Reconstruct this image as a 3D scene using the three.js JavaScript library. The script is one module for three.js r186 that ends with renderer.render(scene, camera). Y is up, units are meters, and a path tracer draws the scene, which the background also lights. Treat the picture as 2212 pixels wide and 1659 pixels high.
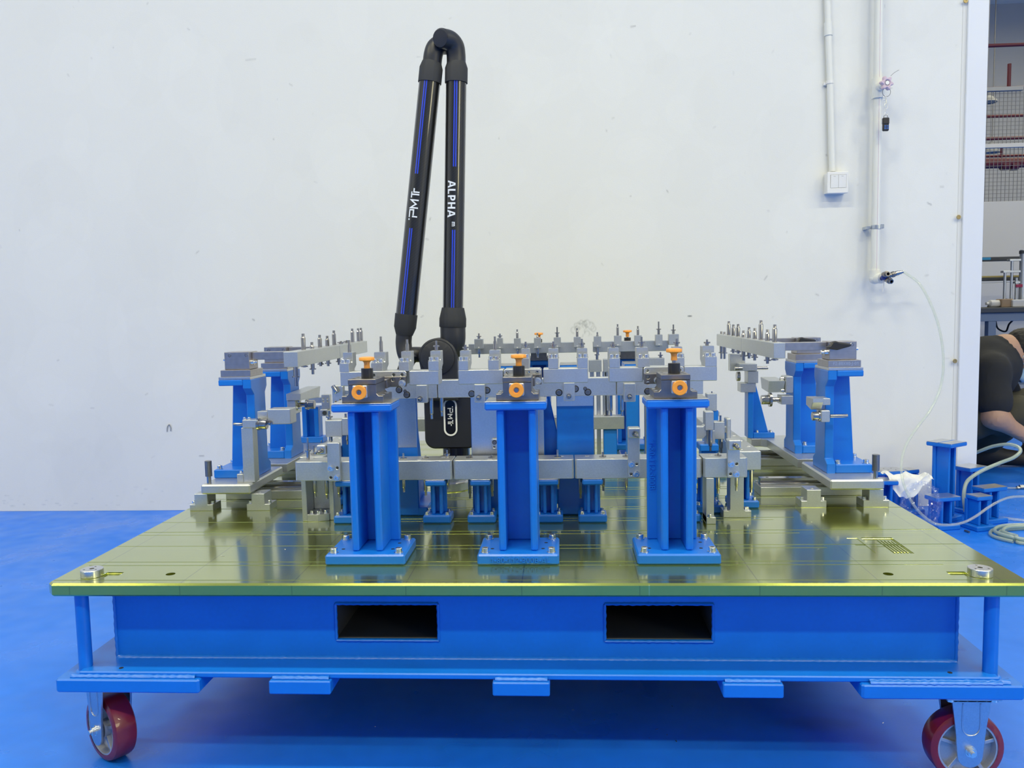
import * as THREE from 'three';
import { mergeGeometries, mergeVertices, toCreasedNormals } from 'three/addons/utils/BufferGeometryUtils.js';
import { RectAreaLightUniformsLib } from 'three/addons/lights/RectAreaLightUniformsLib.js';
import { FontLoader } from 'three/addons/loaders/FontLoader.js';
import { TextGeometry } from 'three/addons/geometries/TextGeometry.js';
import { MarchingCubes } from 'three/addons/objects/MarchingCubes.js';
import { ImprovedNoise } from 'three/addons/math/ImprovedNoise.js';
import { Brush, Evaluator, SUBTRACTION } from 'three-bvh-csg';

// ---------------------------------------------------------------- camera, light, exposure
const scene = new THREE.Scene();
scene.background = new THREE.Color(0x000000);
const FOCAL = 1810;                                   // focal length in pixels of the 2212 x 1659 frame
const camera = new THREE.PerspectiveCamera(2 * Math.atan(829.5 / FOCAL) * 180 / Math.PI, 2212 / 1659, 0.05, 60);
const CAM = new THREE.Vector3(0.078, 0.824, 1.392);
const FWD = new THREE.Vector3(-0.06242194, -0.08689029, -0.99426032);
const RGT = new THREE.Vector3(0.9979375, -0.0203812, -0.06087165);
const UPV = new THREE.Vector3(0.01497506, 0.99600938, -0.08798331);
camera.position.copy(CAM);
camera.quaternion.setFromRotationMatrix(new THREE.Matrix4().makeBasis(RGT, UPV, FWD.clone().negate()));
const renderer = new THREE.WebGLRenderer({ antialias: true });
renderer.toneMapping = THREE.LinearToneMapping;
renderer.toneMappingExposure = 1.0;
renderer.shadowMap.enabled = true;
RectAreaLightUniformsLib.init();
const CEIL = 4.6;
const LAMP_NITS = 75, HALL_NITS = 54;                 // strip lamps of the bay and of the hall behind the wall
const LAMP_W = 1.3, LAMP_D = 0.2, LAMP_COLOR = new THREE.Color().setRGB(1, 0.918, 0.58);   // neutral-white lamps as the camera's white balance shows them
const LAMPS = [];
for (const z of [0.9, 3.3]) for (const x of [-3.6, -0.7, 2.2, 5.1]) LAMPS.push([x, z, LAMP_NITS]);
for (const [x, z] of [[2.6, -4.2], [5.4, -4.2], [2.6, -7.4], [5.8, -7.4]]) LAMPS.push([x, z, HALL_NITS]);
for (const [x, z, n] of LAMPS) {
  const l = new THREE.RectAreaLight(LAMP_COLOR, n, LAMP_W, LAMP_D);
  l.position.set(x, CEIL - 0.215, z); l.rotation.x = -Math.PI / 2; l.castShadow = true; scene.add(l);
}

const WIN = { z0: 5.4, z1: 8.0, y0: 2.3, y1: 4.3, x: 8.05 };   // frosted daylight window in the far side wall, mirrored in the arm's tubes
{
  const l = new THREE.RectAreaLight(LAMP_COLOR, 7, WIN.z1 - WIN.z0, WIN.y1 - WIN.y0);
  l.position.set(WIN.x - 0.045, (WIN.y0 + WIN.y1) / 2, (WIN.z0 + WIN.z1) / 2); l.rotation.y = Math.PI / 2; l.castShadow = true; scene.add(l);
}

// ---------------------------------------------------------------- helpers
let seed = 7;
const rnd = () => { seed = (seed * 1664525 + 1013904223) >>> 0; return seed / 4294967296; };
const V3 = (x, y, z) => new THREE.Vector3(x, y, z);
const zoom = (x0, y0, s) => (u, v) => [x0 + u / s, y0 + v / s];
const ray = ([x, y]) => FWD.clone().multiplyScalar(FOCAL).addScaledVector(RGT, x - 1106).addScaledVector(UPV, -(y - 829.5));
const onZ = (p, z) => { const d = ray(p); return CAM.clone().addScaledVector(d, (z - CAM.z) / d.z); };
const onY = (p, y) => { const d = ray(p); return CAM.clone().addScaledVector(d, (y - CAM.y) / d.y); };
const onX = (p, x) => { const d = ray(p); return CAM.clone().addScaledVector(d, (x - CAM.x) / d.x); };
const P0 = (x, y) => [x, y];
// rectangle on a plane z from the pixels of its sides
function rect(Z, u0, v0, u1, v1, z) {
  const um = (u0 + u1) / 2, vm = (v0 + v1) / 2;
  return [onZ(Z(u0, vm), z).x, onZ(Z(u1, vm), z).x, onZ(Z(um, v1), z).y, onZ(Z(um, v0), z).y];
}
const flat = g => { g = g.index ? g.toNonIndexed() : g; g.computeVertexNormals(); return g; };
function uvBox(g) {                                   // uv in metres by the main direction of each face
  if (g.index) g = g.toNonIndexed();
  const p = g.attributes.position, n = p.count, uv = new Float32Array(n * 2);
  const a = V3(), b = V3(), c = V3();
  for (let i = 0; i < n; i += 3) {
    a.fromBufferAttribute(p, i); b.fromBufferAttribute(p, i + 1); c.fromBufferAttribute(p, i + 2);
    const nn = b.clone().sub(a).cross(c.clone().sub(a)), ax = Math.abs(nn.x), ay = Math.abs(nn.y), az = Math.abs(nn.z);
    [a, b, c].forEach((q, k) => {
      const j = (i + k) * 2;
      if (az >= ax && az >= ay) { uv[j] = q.x; uv[j + 1] = q.y; }
      else if (ay >= ax) { uv[j] = q.x; uv[j + 1] = q.z; }
      else { uv[j] = q.z; uv[j + 1] = q.y; }
    });
  }
  g.setAttribute('uv', new THREE.BufferAttribute(uv, 2));
  for (const k of Object.keys(g.attributes)) if (!['position', 'normal', 'uv'].includes(k)) g.deleteAttribute(k);
  return g;
}
const join = list => mergeGeometries(list.map(g => uvBox(g)), false);
// box with chamfered edges
function cb(x0, x1, y0, y1, z0, z1, c = 0.0012) {
  if (x0 > x1) [x0, x1] = [x1, x0]; if (y0 > y1) [y0, y1] = [y1, y0]; if (z0 > z1) [z0, z1] = [z1, z0];
  c = Math.min(c, (x1 - x0) * 0.3, (y1 - y0) * 0.3, (z1 - z0) * 0.3);
  const X = [x0, x1], Y = [y0, y1], Zc = [z0, z1], v = [];
  const q = (sx, sy, sz, f) => {                      // vertex of corner lying on face f
    const s = [sx, sy, sz], r = [X[sx], Y[sy], Zc[sz]];
    for (let k = 0; k < 3; k++) if (k !== f) r[k] += s[k] ? -c : c;
    return r;
  };
  const tri = (a, b, d, o) => {                       // turned so that it faces away from the centre
    const e = V3(...b).sub(V3(...a)), g = V3(...d).sub(V3(...a)), n = e.cross(g);
    if (n.dot(o) < 0) v.push(...a, ...d, ...b); else v.push(...a, ...b, ...d);
  };
  for (let f = 0; f < 3; f++) for (const s of [0, 1]) {
    const g = (f + 1) % 3, h = (f + 2) % 3, k = (i, j) => { const t = [0, 0, 0]; t[f] = s; t[g] = i; t[h] = j; return q(...t, f); };
    const o = V3(); o.setComponent(f, s ? 1 : -1);
    tri(k(0, 0), k(1, 0), k(1, 1), o); tri(k(0, 0), k(1, 1), k(0, 1), o);
    for (const i of [0, 1]) {                          // edge between face f (side s) and face g (side i)
      const e = (j, face) => { const t = [0, 0, 0]; t[f] = s; t[g] = i; t[h] = j; return q(...t, face); };
      const oo = V3(); oo.setComponent(f, s ? 1 : -1); oo.setComponent(g, i ? 1 : -1);
      tri(e(0, f), e(1, f), e(1, g), oo); tri(e(0, f), e(1, g), e(0, g), oo);
    }
  }
  for (const a of [0, 1]) for (const b of [0, 1]) for (const d of [0, 1]) tri(q(a, b, d, 0), q(a, b, d, 1), q(a, b, d, 2), V3(a ? 1 : -1, b ? 1 : -1, d ? 1 : -1));
  const g = new THREE.BufferGeometry();
  g.setAttribute('position', new THREE.Float32BufferAttribute(v, 3));
  g.computeVertexNormals();
  return uvBox(g);
}
// box whose front face is a pixel rectangle on the plane z, going back by d
function fb(Z, u0, v0, u1, v1, z, d, c) { const [x0, x1, y0, y1] = rect(Z, u0, v0, u1, v1, z); return cb(x0, x1, y0, y1, z - d, z, c); }
// prism: polygon extruded along an axis, from t0 to t1 (axis x: points are [z, y]; axis y: [x, z]; axis z: [x, y])
function prism(axis, pts, t0, t1, bev = 0.001, holes = []) {
  const f = axis === 'x' ? ([a, b]) => [-a, b] : axis === 'y' ? ([a, b]) => [a, -b] : p => p;
  const sh = new THREE.Shape(pts.map(p => new THREE.Vector2(...f(p))));
  for (const h of holes) {
    const pa = new THREE.Path();
    if (h.pts) pa.setFromPoints(h.pts.map(p => new THREE.Vector2(...f(p))));
    else { const [a, b] = f([h.x, h.y]); pa.absarc(a, b, h.r, 0, Math.PI * 2, true); }
    sh.holes.push(pa);
  }
  if (t0 > t1) [t0, t1] = [t1, t0];
  const g = new THREE.ExtrudeGeometry(sh, { depth: t1 - t0 - 2 * bev, bevelEnabled: bev > 0, bevelThickness: bev, bevelSize: bev, bevelOffset: -bev, bevelSegments: 1, curveSegments: 8 });
  g.translate(0, 0, t0 + bev);
  if (axis === 'x') g.rotateY(Math.PI / 2);
  if (axis === 'y') g.rotateX(-Math.PI / 2);
  return uvBox(g);
}
const box4 = (x0, x1, y0, y1, r = 0) => r ? [[x0 + r, y0], [x1 - r, y0], [x1, y0 + r], [x1, y1 - r], [x1 - r, y1], [x0 + r, y1], [x0, y1 - r], [x0, y0 + r]] : [[x0, y0], [x1, y0], [x1, y1], [x0, y1]];
function plateZ(x0, x1, y0, y1, z0, z1, holes = [], r = 0.003, bev = 0.0008) { return prism('z', box4(x0, x1, y0, y1, r), z0, z1, bev, holes); }
const AX = { y: V3(0, 1, 0), '-y': V3(0, -1, 0), z: V3(0, 0, 1), '-z': V3(0, 0, -1), x: V3(1, 0, 0), '-x': V3(-1, 0, 0) };
const toDir = (g, dir, at) => { const d = typeof dir === 'string' ? AX[dir] : dir; g.applyQuaternion(new THREE.Quaternion().setFromUnitVectors(AX.y, d.clone().normalize())); g.translate(at.x, at.y, at.z); return g; };
// cylinder starting at a point and running along a direction
function cyl(at, dir, len, r, r2 = r, seg = 20) { const g = new THREE.CylinderGeometry(r2, r, len, seg); g.translate(0, len / 2, 0); return uvBox(toDir(g, dir, at)); }
// lathe along a direction, profile of [radius, height]
function lathe(at, dir, prof, seg = 20) { const g = new THREE.LatheGeometry(prof.map(p => new THREE.Vector2(...p)), seg); return uvBox(toDir(toCreasedNormals(g, 0.6), dir, at)); }
function tube(pts, r, seg = 64, rs = 10, closed = false) { return uvBox(new THREE.TubeGeometry(new THREE.CatmullRomCurve3(pts, closed, 'centripetal'), seg, r, rs, closed)); }

const taken = new Set();
function numbered(n) { if (!taken.has(n)) { taken.add(n); return n; } let k = 1, m; do { m = n + '_' + String(k).padStart(3, '0'); k++; } while (taken.has(m)); taken.add(m); return m; }
const open = [];
function thing(name, label, category, group) {         // parts are given in room coordinates; settle() puts the origin at the base
  const o = new THREE.Group(); o.name = numbered(name); o.userData = { label, category }; if (group) o.userData.group = group;
  scene.add(o); open.push(o); return o;
}
function part(parent, name, geo, mat, label) {
  const m = new THREE.Mesh(geo, mat); m.name = name; m.castShadow = m.receiveShadow = true; if (label) m.userData.label = label; parent.add(m); return m;
}
function structure(name, geo, mat, label, category = 'structure') {
  const m = new THREE.Mesh(geo, mat); m.name = numbered(name); m.castShadow = m.receiveShadow = true; m.userData = { kind: 'structure', label, category }; scene.add(m); return m;
}
function settle() {
  for (const o of open) {
    if (o.userData.placed) { delete o.userData.placed; continue; }
    const b = new THREE.Box3().setFromObject(o), c = b.getCenter(V3());
    const p = V3(c.x, b.min.y, c.z);
    for (const m of o.children) m.position.sub(p);
    o.position.copy(p);
  }
}
// socket-head bolt with washer, shared by every part that has one
const boltGeo = join([cyl(V3(0, 0, 0), 'y', 0.0016, 0.0083, 0.0083, 14), lathe(V3(0, 0.0016, 0), 'y', [[0, 0.0035], [0.0034, 0.0035], [0.0034, 0.008], [0.006, 0.008], [0.0065, 0.0074], [0.0065, 0]], 14)]);
const boltLow = join([lathe(V3(0, 0, 0), 'y', [[0, 0.0012], [0.0030, 0.0012], [0.0030, 0.003], [0.0060, 0.003], [0.0064, 0.0024], [0.0064, -0.001]], 14)]);
const boreGeo = lathe(V3(0, 0, 0), 'y', [[0.0066, 0], [0.0066, 0.0006], [0.0082, 0.0006], [0.0086, 0]], 18);
function bolt(parent, x, y, z, dir = 'y', s = 1, low = false) {
  const m = part(parent, 'bolt', low ? boltLow : boltGeo, low ? M.steel : M.zinc);
  if (low) part(m, 'counterbore', boreGeo, M.rubber);
  m.position.set(x, y, z); m.quaternion.setFromUnitVectors(AX.y, AX[dir]); m.scale.setScalar(s); return m;
}
// locating pin: a turned body with a thinner tip; collar: a thin pin in a star collar
function pin(parent, x, y0, y1, z, kind = 'stud', r = 0.0043, dir = 'y') {
  const L = y1 - y0; let g;
  if (kind === 'stud') g = lathe(V3(x, y0, z), dir, [[0, 0], [r, 0], [r, L - 0.011], [r * 0.66, L - 0.008], [r * 0.66, L], [0, L]], 14);
  else if (kind === 'collar') g = lathe(V3(x, y0, z), dir, [[0, 0], [r * 1.05, 0], [r * 1.05, L * 0.38], [r * 1.9, L * 0.38], [r * 1.9, L * 0.38 + 0.003], [r * 0.62, L * 0.38 + 0.003], [r * 0.62, L], [0, L]], 14);
  else g = lathe(V3(x, y0, z), dir, [[0, 0], [r * 2.2, 0], [r * 2.2, 0.002], [r * 0.6, 0.002], [r * 0.6, L], [0, L]], 12);
  return part(parent, 'pin', g, M.pin);
}
const rod = (parent, x, y1, y0, z, r = 0.004) => part(parent, 'rod', lathe(V3(x, y1, z), '-y', [[0, 0], [r, 0], [r, y1 - y0 - 0.012], [r * 0.7, y1 - y0 - 0.01], [r * 0.7, y1 - y0], [0, y1 - y0]], 12), M.pin);

// ---------------------------------------------------------------- procedural textures
const perlin = new ImprovedNoise();
function tex(w, h, fn, srgb = true, rep = 1) {
  const d = new Uint8Array(w * h * 4);
  for (let y = 0; y < h; y++) for (let x = 0; x < w; x++) { const c = fn(x, y), i = (y * w + x) * 4; d[i] = c[0]; d[i + 1] = c[1]; d[i + 2] = c[2]; d[i + 3] = 255; }
  const t = new THREE.DataTexture(d, w, h); t.magFilter = THREE.LinearFilter; t.minFilter = THREE.LinearMipmapLinearFilter; t.generateMipmaps = true;
  t.wrapS = t.wrapT = THREE.RepeatWrapping; if (srgb) t.colorSpace = THREE.SRGBColorSpace; t.repeat.set(rep, rep); t.needsUpdate = true; return t;
}
const wrapNoise = (x, y, w, n, z) => {                 // noise that repeats after w pixels, n cells
  const a = x / w, b = y / w, f = (p, q) => perlin.noise(p * n + 100, q * n + 100, z);
  return (f(a, b) * (1 - a) + f(a - 1, b) * a) * (1 - b) + (f(a, b - 1) * (1 - a) + f(a - 1, b - 1) * a) * b;
};
const clamp = v => Math.max(0, Math.min(255, v));
const grainBump = tex(256, 256, (x, y) => { const v = 128 + 60 * wrapNoise(x, y, 256, 40, 1) + 60 * (rnd() - 0.5) + 30 * wrapNoise(x, y, 256, 9, 3); return [clamp(v), clamp(v), clamp(v)]; }, false, 1 / 0.09);
const peelBump = tex(256, 256, (x, y) => { const v = 128 + 90 * wrapNoise(x, y, 256, 26, 5) + 40 * wrapNoise(x, y, 256, 60, 8); return [clamp(v), clamp(v), clamp(v)]; }, false, 1 / 0.12);
const aluMap = tex(256, 256, (x, y) => { const v = 240 + 6 * wrapNoise(x, y, 256, 7, 2) + 8 * wrapNoise(x, y, 256, 44, 4) + 12 * (rnd() - 0.5); return [clamp(v), clamp(v), clamp(v)]; }, true, 1 / 0.16);
const aluRough = tex(256, 256, (x, y) => { const v = 222 + 14 * wrapNoise(x, y, 256, 11, 12) + 24 * (rnd() - 0.5); return [v, clamp(v), v].map(clamp); }, false, 1 / 0.16);
const brushRow = Array.from({ length: 256 }, () => rnd());
const steelMap = tex(256, 256, (x, y) => { const v = 226 + 10 * (brushRow[y] - 0.5) + 14 * wrapNoise(x, y, 256, 6, 9) + 10 * (rnd() - 0.5); return [clamp(v + 2), clamp(v), clamp(v - 2)]; }, true, 1 / 0.06);
const paintMap = tex(256, 256, (x, y) => { const v = 244 + 10 * wrapNoise(x, y, 256, 5, 15) + 5 * wrapNoise(x, y, 256, 40, 16); return [clamp(v), clamp(v), clamp(v)]; }, true, 1 / 0.3);

const lin = (r, g, b) => new THREE.Color().setRGB(r, g, b);
const std = o => new THREE.MeshStandardMaterial(o);
const phys = o => new THREE.MeshPhysicalMaterial(o);
const M = {
  blue: phys({ color: lin(0.002, 0.185, 0.82), map: paintMap, roughness: 0.42, clearcoat: 0.35, clearcoatRoughness: 0.25, bumpMap: peelBump, bumpScale: 0.00012 }),
  alu: std({ color: lin(0.70, 0.72, 0.725), map: aluMap, metalness: 0.9, roughness: 0.46, roughnessMap: aluRough, bumpMap: grainBump, bumpScale: 0.00006 }),
  bare: std({ color: lin(0.80, 0.80, 0.80), map: aluMap, metalness: 1, roughness: 0.32, bumpMap: grainBump, bumpScale: 0.00003 }),
  steelLight: std({ color: lin(0.66, 0.63, 0.63), map: steelMap, metalness: 1, roughness: 0.34 }),
  steel: std({ color: lin(0.36, 0.345, 0.34), map: steelMap, metalness: 1, roughness: 0.36 }),
  pin: std({ color: lin(0.44, 0.425, 0.41), metalness: 1, roughness: 0.2 }),
  zinc: std({ color: lin(0.84, 0.85, 0.82), metalness: 1, roughness: 0.22 }),
  black: phys({ color: lin(0.018, 0.018, 0.02), roughness: 0.38, clearcoat: 0.2 }),
  rubber: std({ color: lin(0.012, 0.012, 0.013), roughness: 0.6 }),
  orange: phys({ color: lin(0.95, 0.36, 0.04), roughness: 0.42, clearcoat: 0.2 }),
  arm: phys({ color: lin(0.022, 0.024, 0.033), roughness: 0.42, bumpMap: grainBump, bumpScale: 0.00005 }),
  armDark: phys({ color: lin(0.007, 0.007, 0.009), roughness: 0.25, clearcoat: 0.5 }),
  collar: std({ color: lin(0.028, 0.031, 0.04), roughness: 0.75 }),
  red: phys({ color: lin(0.19, 0.008, 0.02), roughness: 0.35, clearcoat: 0.4 }),
  cast: std({ color: lin(0.62, 0.63, 0.66), map: aluMap, metalness: 0.8, roughness: 0.5 }),
  galv: std({ color: lin(0.60, 0.66, 0.74), map: aluMap, metalness: 1, roughness: 0.3 }),
  pvc: phys({ color: lin(0.80, 0.81, 0.80), roughness: 0.35, clearcoat: 0.3 }),
  plastic: phys({ color: lin(0.84, 0.84, 0.86), roughness: 0.3, clearcoat: 0.4 }),
  pink: phys({ color: lin(0.66, 0.52, 0.64), roughness: 0.45 }),
  hose: phys({ color: lin(0.90, 0.93, 0.90), roughness: 0.12, transmission: 0.8, thickness: 0, ior: 1.35 }),
  hoseGreen: phys({ color: lin(0.66, 0.76, 0.70), roughness: 0.18, transmission: 0.6, thickness: 0 }),
  film: phys({ color: lin(0.97, 0.98, 1), roughness: 0.06, transmission: 1, thickness: 0, ior: 1.5 }),
  paper: std({ color: lin(0.84, 0.85, 0.88), roughness: 0.9 }),
  label: std({ color: lin(0.62, 0.78, 0.84), roughness: 0.5 }),
  fire: std({ color: lin(0.11, 0.010, 0.024), roughness: 0.45 }),
  grey: std({ color: lin(0.32, 0.33, 0.36), roughness: 0.6 }),
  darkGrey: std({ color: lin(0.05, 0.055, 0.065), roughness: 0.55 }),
  benchBlue: std({ color: lin(0.16, 0.21, 0.30), roughness: 0.5 }),
  panelWhite: std({ color: lin(0.62, 0.62, 0.65), roughness: 0.6 }),
  wire: std({ color: lin(0.22, 0.22, 0.23), roughness: 0.5, metalness: 0.3 }),
  card: std({ color: lin(0.33, 0.24, 0.17), roughness: 0.85 }),
  badge: std({ color: lin(0.90, 0.92, 0.94), roughness: 0.45 }),
};

// ---------------------------------------------------------------- the room
const WZ = -2.05;                                     // face of the white partition wall
const WALL_END = 1.633;
function canvasTex(w, h, draw) { const c = document.createElement('canvas'); c.width = w; c.height = h; draw(c.getContext('2d'), w, h); const t = new THREE.CanvasTexture(c); t.colorSpace = THREE.SRGBColorSpace; t.wrapS = t.wrapT = THREE.RepeatWrapping; t.magFilter = THREE.LinearFilter; return t; }
const floorMap = tex(1024, 1024, (x, y) => {
  const a = wrapNoise(x, y, 1024, 6, 21), b = wrapNoise(x, y, 1024, 22, 22), c = wrapNoise(x, y, 1024, 90, 23);
  const scuff = Math.max(0, wrapNoise(x * 0.35 + 40, y * 1.0, 1024, 34, 26) - 0.42) * 90;
  const k = 1 + 0.05 * a + 0.04 * b + 0.03 * c;
  const spot = wrapNoise(x, y, 1024, 46, 31) > 0.62 ? 1 : 0;
  return [clamp(30 * k + scuff * 0.3 + spot * 30), clamp(126 * k - scuff * 0.3 - spot * 14), clamp(246 * k - scuff - spot * 90)];
}, true, 1 / 3.2);
const floorRough = tex(512, 512, (x, y) => { const v = 96 + 60 * wrapNoise(x, y, 512, 7, 41) + 40 * wrapNoise(x, y, 512, 30, 42); return [clamp(v), clamp(v), clamp(v)]; }, false, 1 / 1.7);
M.floor = phys({ color: lin(0.92, 0.95, 1), map: floorMap, roughness: 0.95, roughnessMap: floorRough, bumpMap: peelBump, bumpScale: 0.0002 });
const wallW = 7.7;
const wallMap = canvasTex(2048, 1024, (g, w, h) => {
  g.fillStyle = '#eeeff0'; g.fillRect(0, 0, w, h);
  for (let i = 0; i < 900; i++) { const r = 6 + rnd() * 40, v = rnd() < 0.5 ? 255 : 214; g.fillStyle = `rgba(${v},${v},${v + (rnd() < 0.4 ? 0 : -6)},0.05)`; g.beginPath(); g.ellipse(rnd() * w, rnd() * h, r, r * (0.3 + rnd()), rnd() * 3, 0, 7); g.fill(); }
  const at = (px, py) => { const p = onZ([px, py], WZ); return [(p.x + 6) / wallW * w, (1 - p.y / CEIL) * h]; };
  for (let i = 0; i < 260; i++) {                       // small scratches and specks
    const x = rnd() * w, y = h * (0.45 + rnd() * 0.55), l = rnd() * 7, a = rnd() * 3.1, v = 120 + rnd() * 70;
    g.strokeStyle = `rgba(${v},${v},${v + 6},${0.15 + rnd() * 0.35})`; g.lineWidth = 0.5 + rnd() * 0.6;
    g.beginPath(); g.moveTo(x, y); g.lineTo(x + Math.cos(a) * l, y + Math.sin(a) * l * 0.5); g.stroke();
  }
  const mark = (px, py, len, ang, al = 0.5, lw = 1) => { const [x, y] = at(px, py); g.strokeStyle = `rgba(70,75,85,${al})`; g.lineWidth = lw; g.beginPath(); g.moveTo(x, y); g.lineTo(x + len * Math.cos(ang), y + len * Math.sin(ang)); g.stroke(); };
  mark(1486, 683, 4, 0, 0.7, 1); mark(1651, 605, 5, -0.9, 0.3, 1); mark(2003, 438, 5, 0.4, 0.35); mark(530, 130, 12, -0.05, 0.15); mark(1440, 410, 3, 1, 0.3); mark(930, 470, 3, 2, 0.3); mark(545, 690, 3, 0.3, 0.4); mark(430, 985, 6, 0, 0.3); mark(880, 480, 3, 1.6, 0.3);
  for (let i = 0; i < 26; i++) { const [x, y] = at(1236 + rnd() * 48, 694 + rnd() * 28); g.strokeStyle = 'rgba(90,95,100,0.28)'; g.lineWidth = 0.6; g.beginPath(); g.arc(x, y, 1 + rnd() * 3, rnd() * 6, rnd() * 6 + 2); g.stroke(); }
  for (let i = 0; i < 420; i++) { const x = rnd() * w, [, y0] = at(300, 1100); g.fillStyle = `rgba(120,130,150,${rnd() * 0.25})`; g.fillRect(x, y0 - 4 - rnd() * rnd() * 26, 0.6 + rnd() * 5, 0.7); }   // scuffs along the foot of the wall
});
wallMap.repeat.set(1 / wallW, 1 / CEIL); wallMap.offset.set(6 / wallW, 0);
M.wall = std({ color: lin(0.92, 0.925, 0.935), map: wallMap, roughness: 0.62, bumpMap: peelBump, bumpScale: 0.00025 });
M.wallPlain = std({ color: lin(0.74, 0.75, 0.77), roughness: 0.7 });
M.hallWall = std({ color: lin(0.50, 0.50, 0.51), roughness: 0.8 });
M.ceiling = std({ color: lin(0.78, 0.78, 0.78), roughness: 0.85 });
M.jamb = phys({ color: lin(0.80, 0.83, 0.92), roughness: 0.22, clearcoat: 0.5 });
structure('floor', cb(-6.2, 8.2, -0.2, 0, -10.2, 11.6, 0.001), M.floor, 'glossy blue epoxy floor with scuffs and dark spots', 'floor');
structure('ceiling', cb(-6.2, 8.2, CEIL, CEIL + 0.2, -10.2, 11.6, 0.001), M.ceiling, 'pale grey ceiling high over the bay', 'ceiling');
structure('wall_back', cb(-6.05, WALL_END, 0, CEIL, WZ - 0.09, WZ, 0.001), M.wall, 'white painted partition wall with faint scratches', 'wall');
structure('wall_left', cb(-6.2, -6.05, 0, CEIL, -10.2, 11.6, 0.001), M.wallPlain, 'plain white side wall of the bay', 'wall');
structure('wall_right', cb(8.05, 8.2, 0, CEIL, -10.2, 11.6, 0.001), M.wallPlain, 'plain white far side wall', 'wall');
structure('wall_front', cb(-6.05, 8.05, 0, CEIL, 11.45, 11.6, 0.001), M.wallPlain, 'plain white wall closing the bay', 'wall');
structure('wall_hall', cb(-6.05, 8.05, 0, CEIL, -10.2, -10.05, 0.001), M.hallWall, 'grey wall at the end of the hall', 'wall');
{ // white profile that closes the end of the partition wall, with a shadow gap
  const t = structure('door_1', cb(WALL_END + 0.014, WALL_END + 0.092, 0, CEIL, WZ - 0.14, WZ + 0.012, 0.002), M.jamb, 'glossy white jamb profile closing the end of the partition wall', 'door jamb');
  part(t, 'reveal_strip', cb(WALL_END - 0.002, WALL_END + 0.016, 0.0005, CEIL - 0.001, WZ - 0.1, WZ + 0.002, 0.0005), M.wallPlain, 'pale grey strip between wall and profile');
  for (const [px, py] of [[2071, 469], [2063, 780], [2086, 2]]) { const p = onZ([px, py], WZ + 0.012); part(t, 'screw', lathe(V3(p.x, p.y, WZ + 0.012), 'z', [[0, 0.001], [0.003, 0.001], [0.004, 0.002], [0.008, 0.002], [0.009, 0]], 12), std({ color: lin(0.42, 0.33, 0.16), metalness: 0.8, roughness: 0.4 }), 'brass screw head'); }
}
{ // tall frosted window in the far side wall
  const t = structure('window_1', cb(WIN.x - 0.03, WIN.x + 0.0, WIN.y0, WIN.y1, WIN.z0, WIN.z1, 0.002), std({ color: 0x222222, emissive: LAMP_COLOR, emissiveIntensity: 4 }), 'tall frosted daylight window in the far side wall', 'window');
  for (const [y0, y1, z0, z1] of [[WIN.y0 - 0.06, WIN.y0, WIN.z0 - 0.06, WIN.z1 + 0.06], [WIN.y1, WIN.y1 + 0.06, WIN.z0 - 0.06, WIN.z1 + 0.06], [WIN.y0, WIN.y1, WIN.z0 - 0.06, WIN.z0], [WIN.y0, WIN.y1, WIN.z1, WIN.z1 + 0.06]]) part(t, 'frame', cb(WIN.x - 0.04, WIN.x, y0, y1, z0, z1, 0.003), M.wallPlain);
}
// strip lamps under the ceiling
for (const [i, [x, z]] of LAMPS.entries()) {
  const hall = i >= 8;
  const t = thing('strip_lamp', hall ? 'white strip lamp hanging in the hall behind the partition wall' : 'white strip lamp hanging over the fixture bay', 'lamp', hall ? 'strip lamps of the hall' : 'strip lamps of the bay');
  part(t, 'housing', cb(x - LAMP_W / 2 - 0.02, x + LAMP_W / 2 + 0.02, CEIL - 0.2, CEIL - 0.15, z - LAMP_D / 2 - 0.02, z + LAMP_D / 2 + 0.02), M.wallPlain);
  part(t, 'diffuser', cb(x - LAMP_W / 2, x + LAMP_W / 2, CEIL - 0.21, CEIL - 0.2, z - LAMP_D / 2, z + LAMP_D / 2, 0.001), std({ color: 0x222222, emissive: LAMP_COLOR, emissiveIntensity: 8 }));
  for (const s of [-0.2, 0.2]) part(t, 'hanger', cb(x + s - 0.01, x + s + 0.01, CEIL - 0.15, CEIL, z - 0.01, z + 0.01), M.wire);
}

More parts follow.
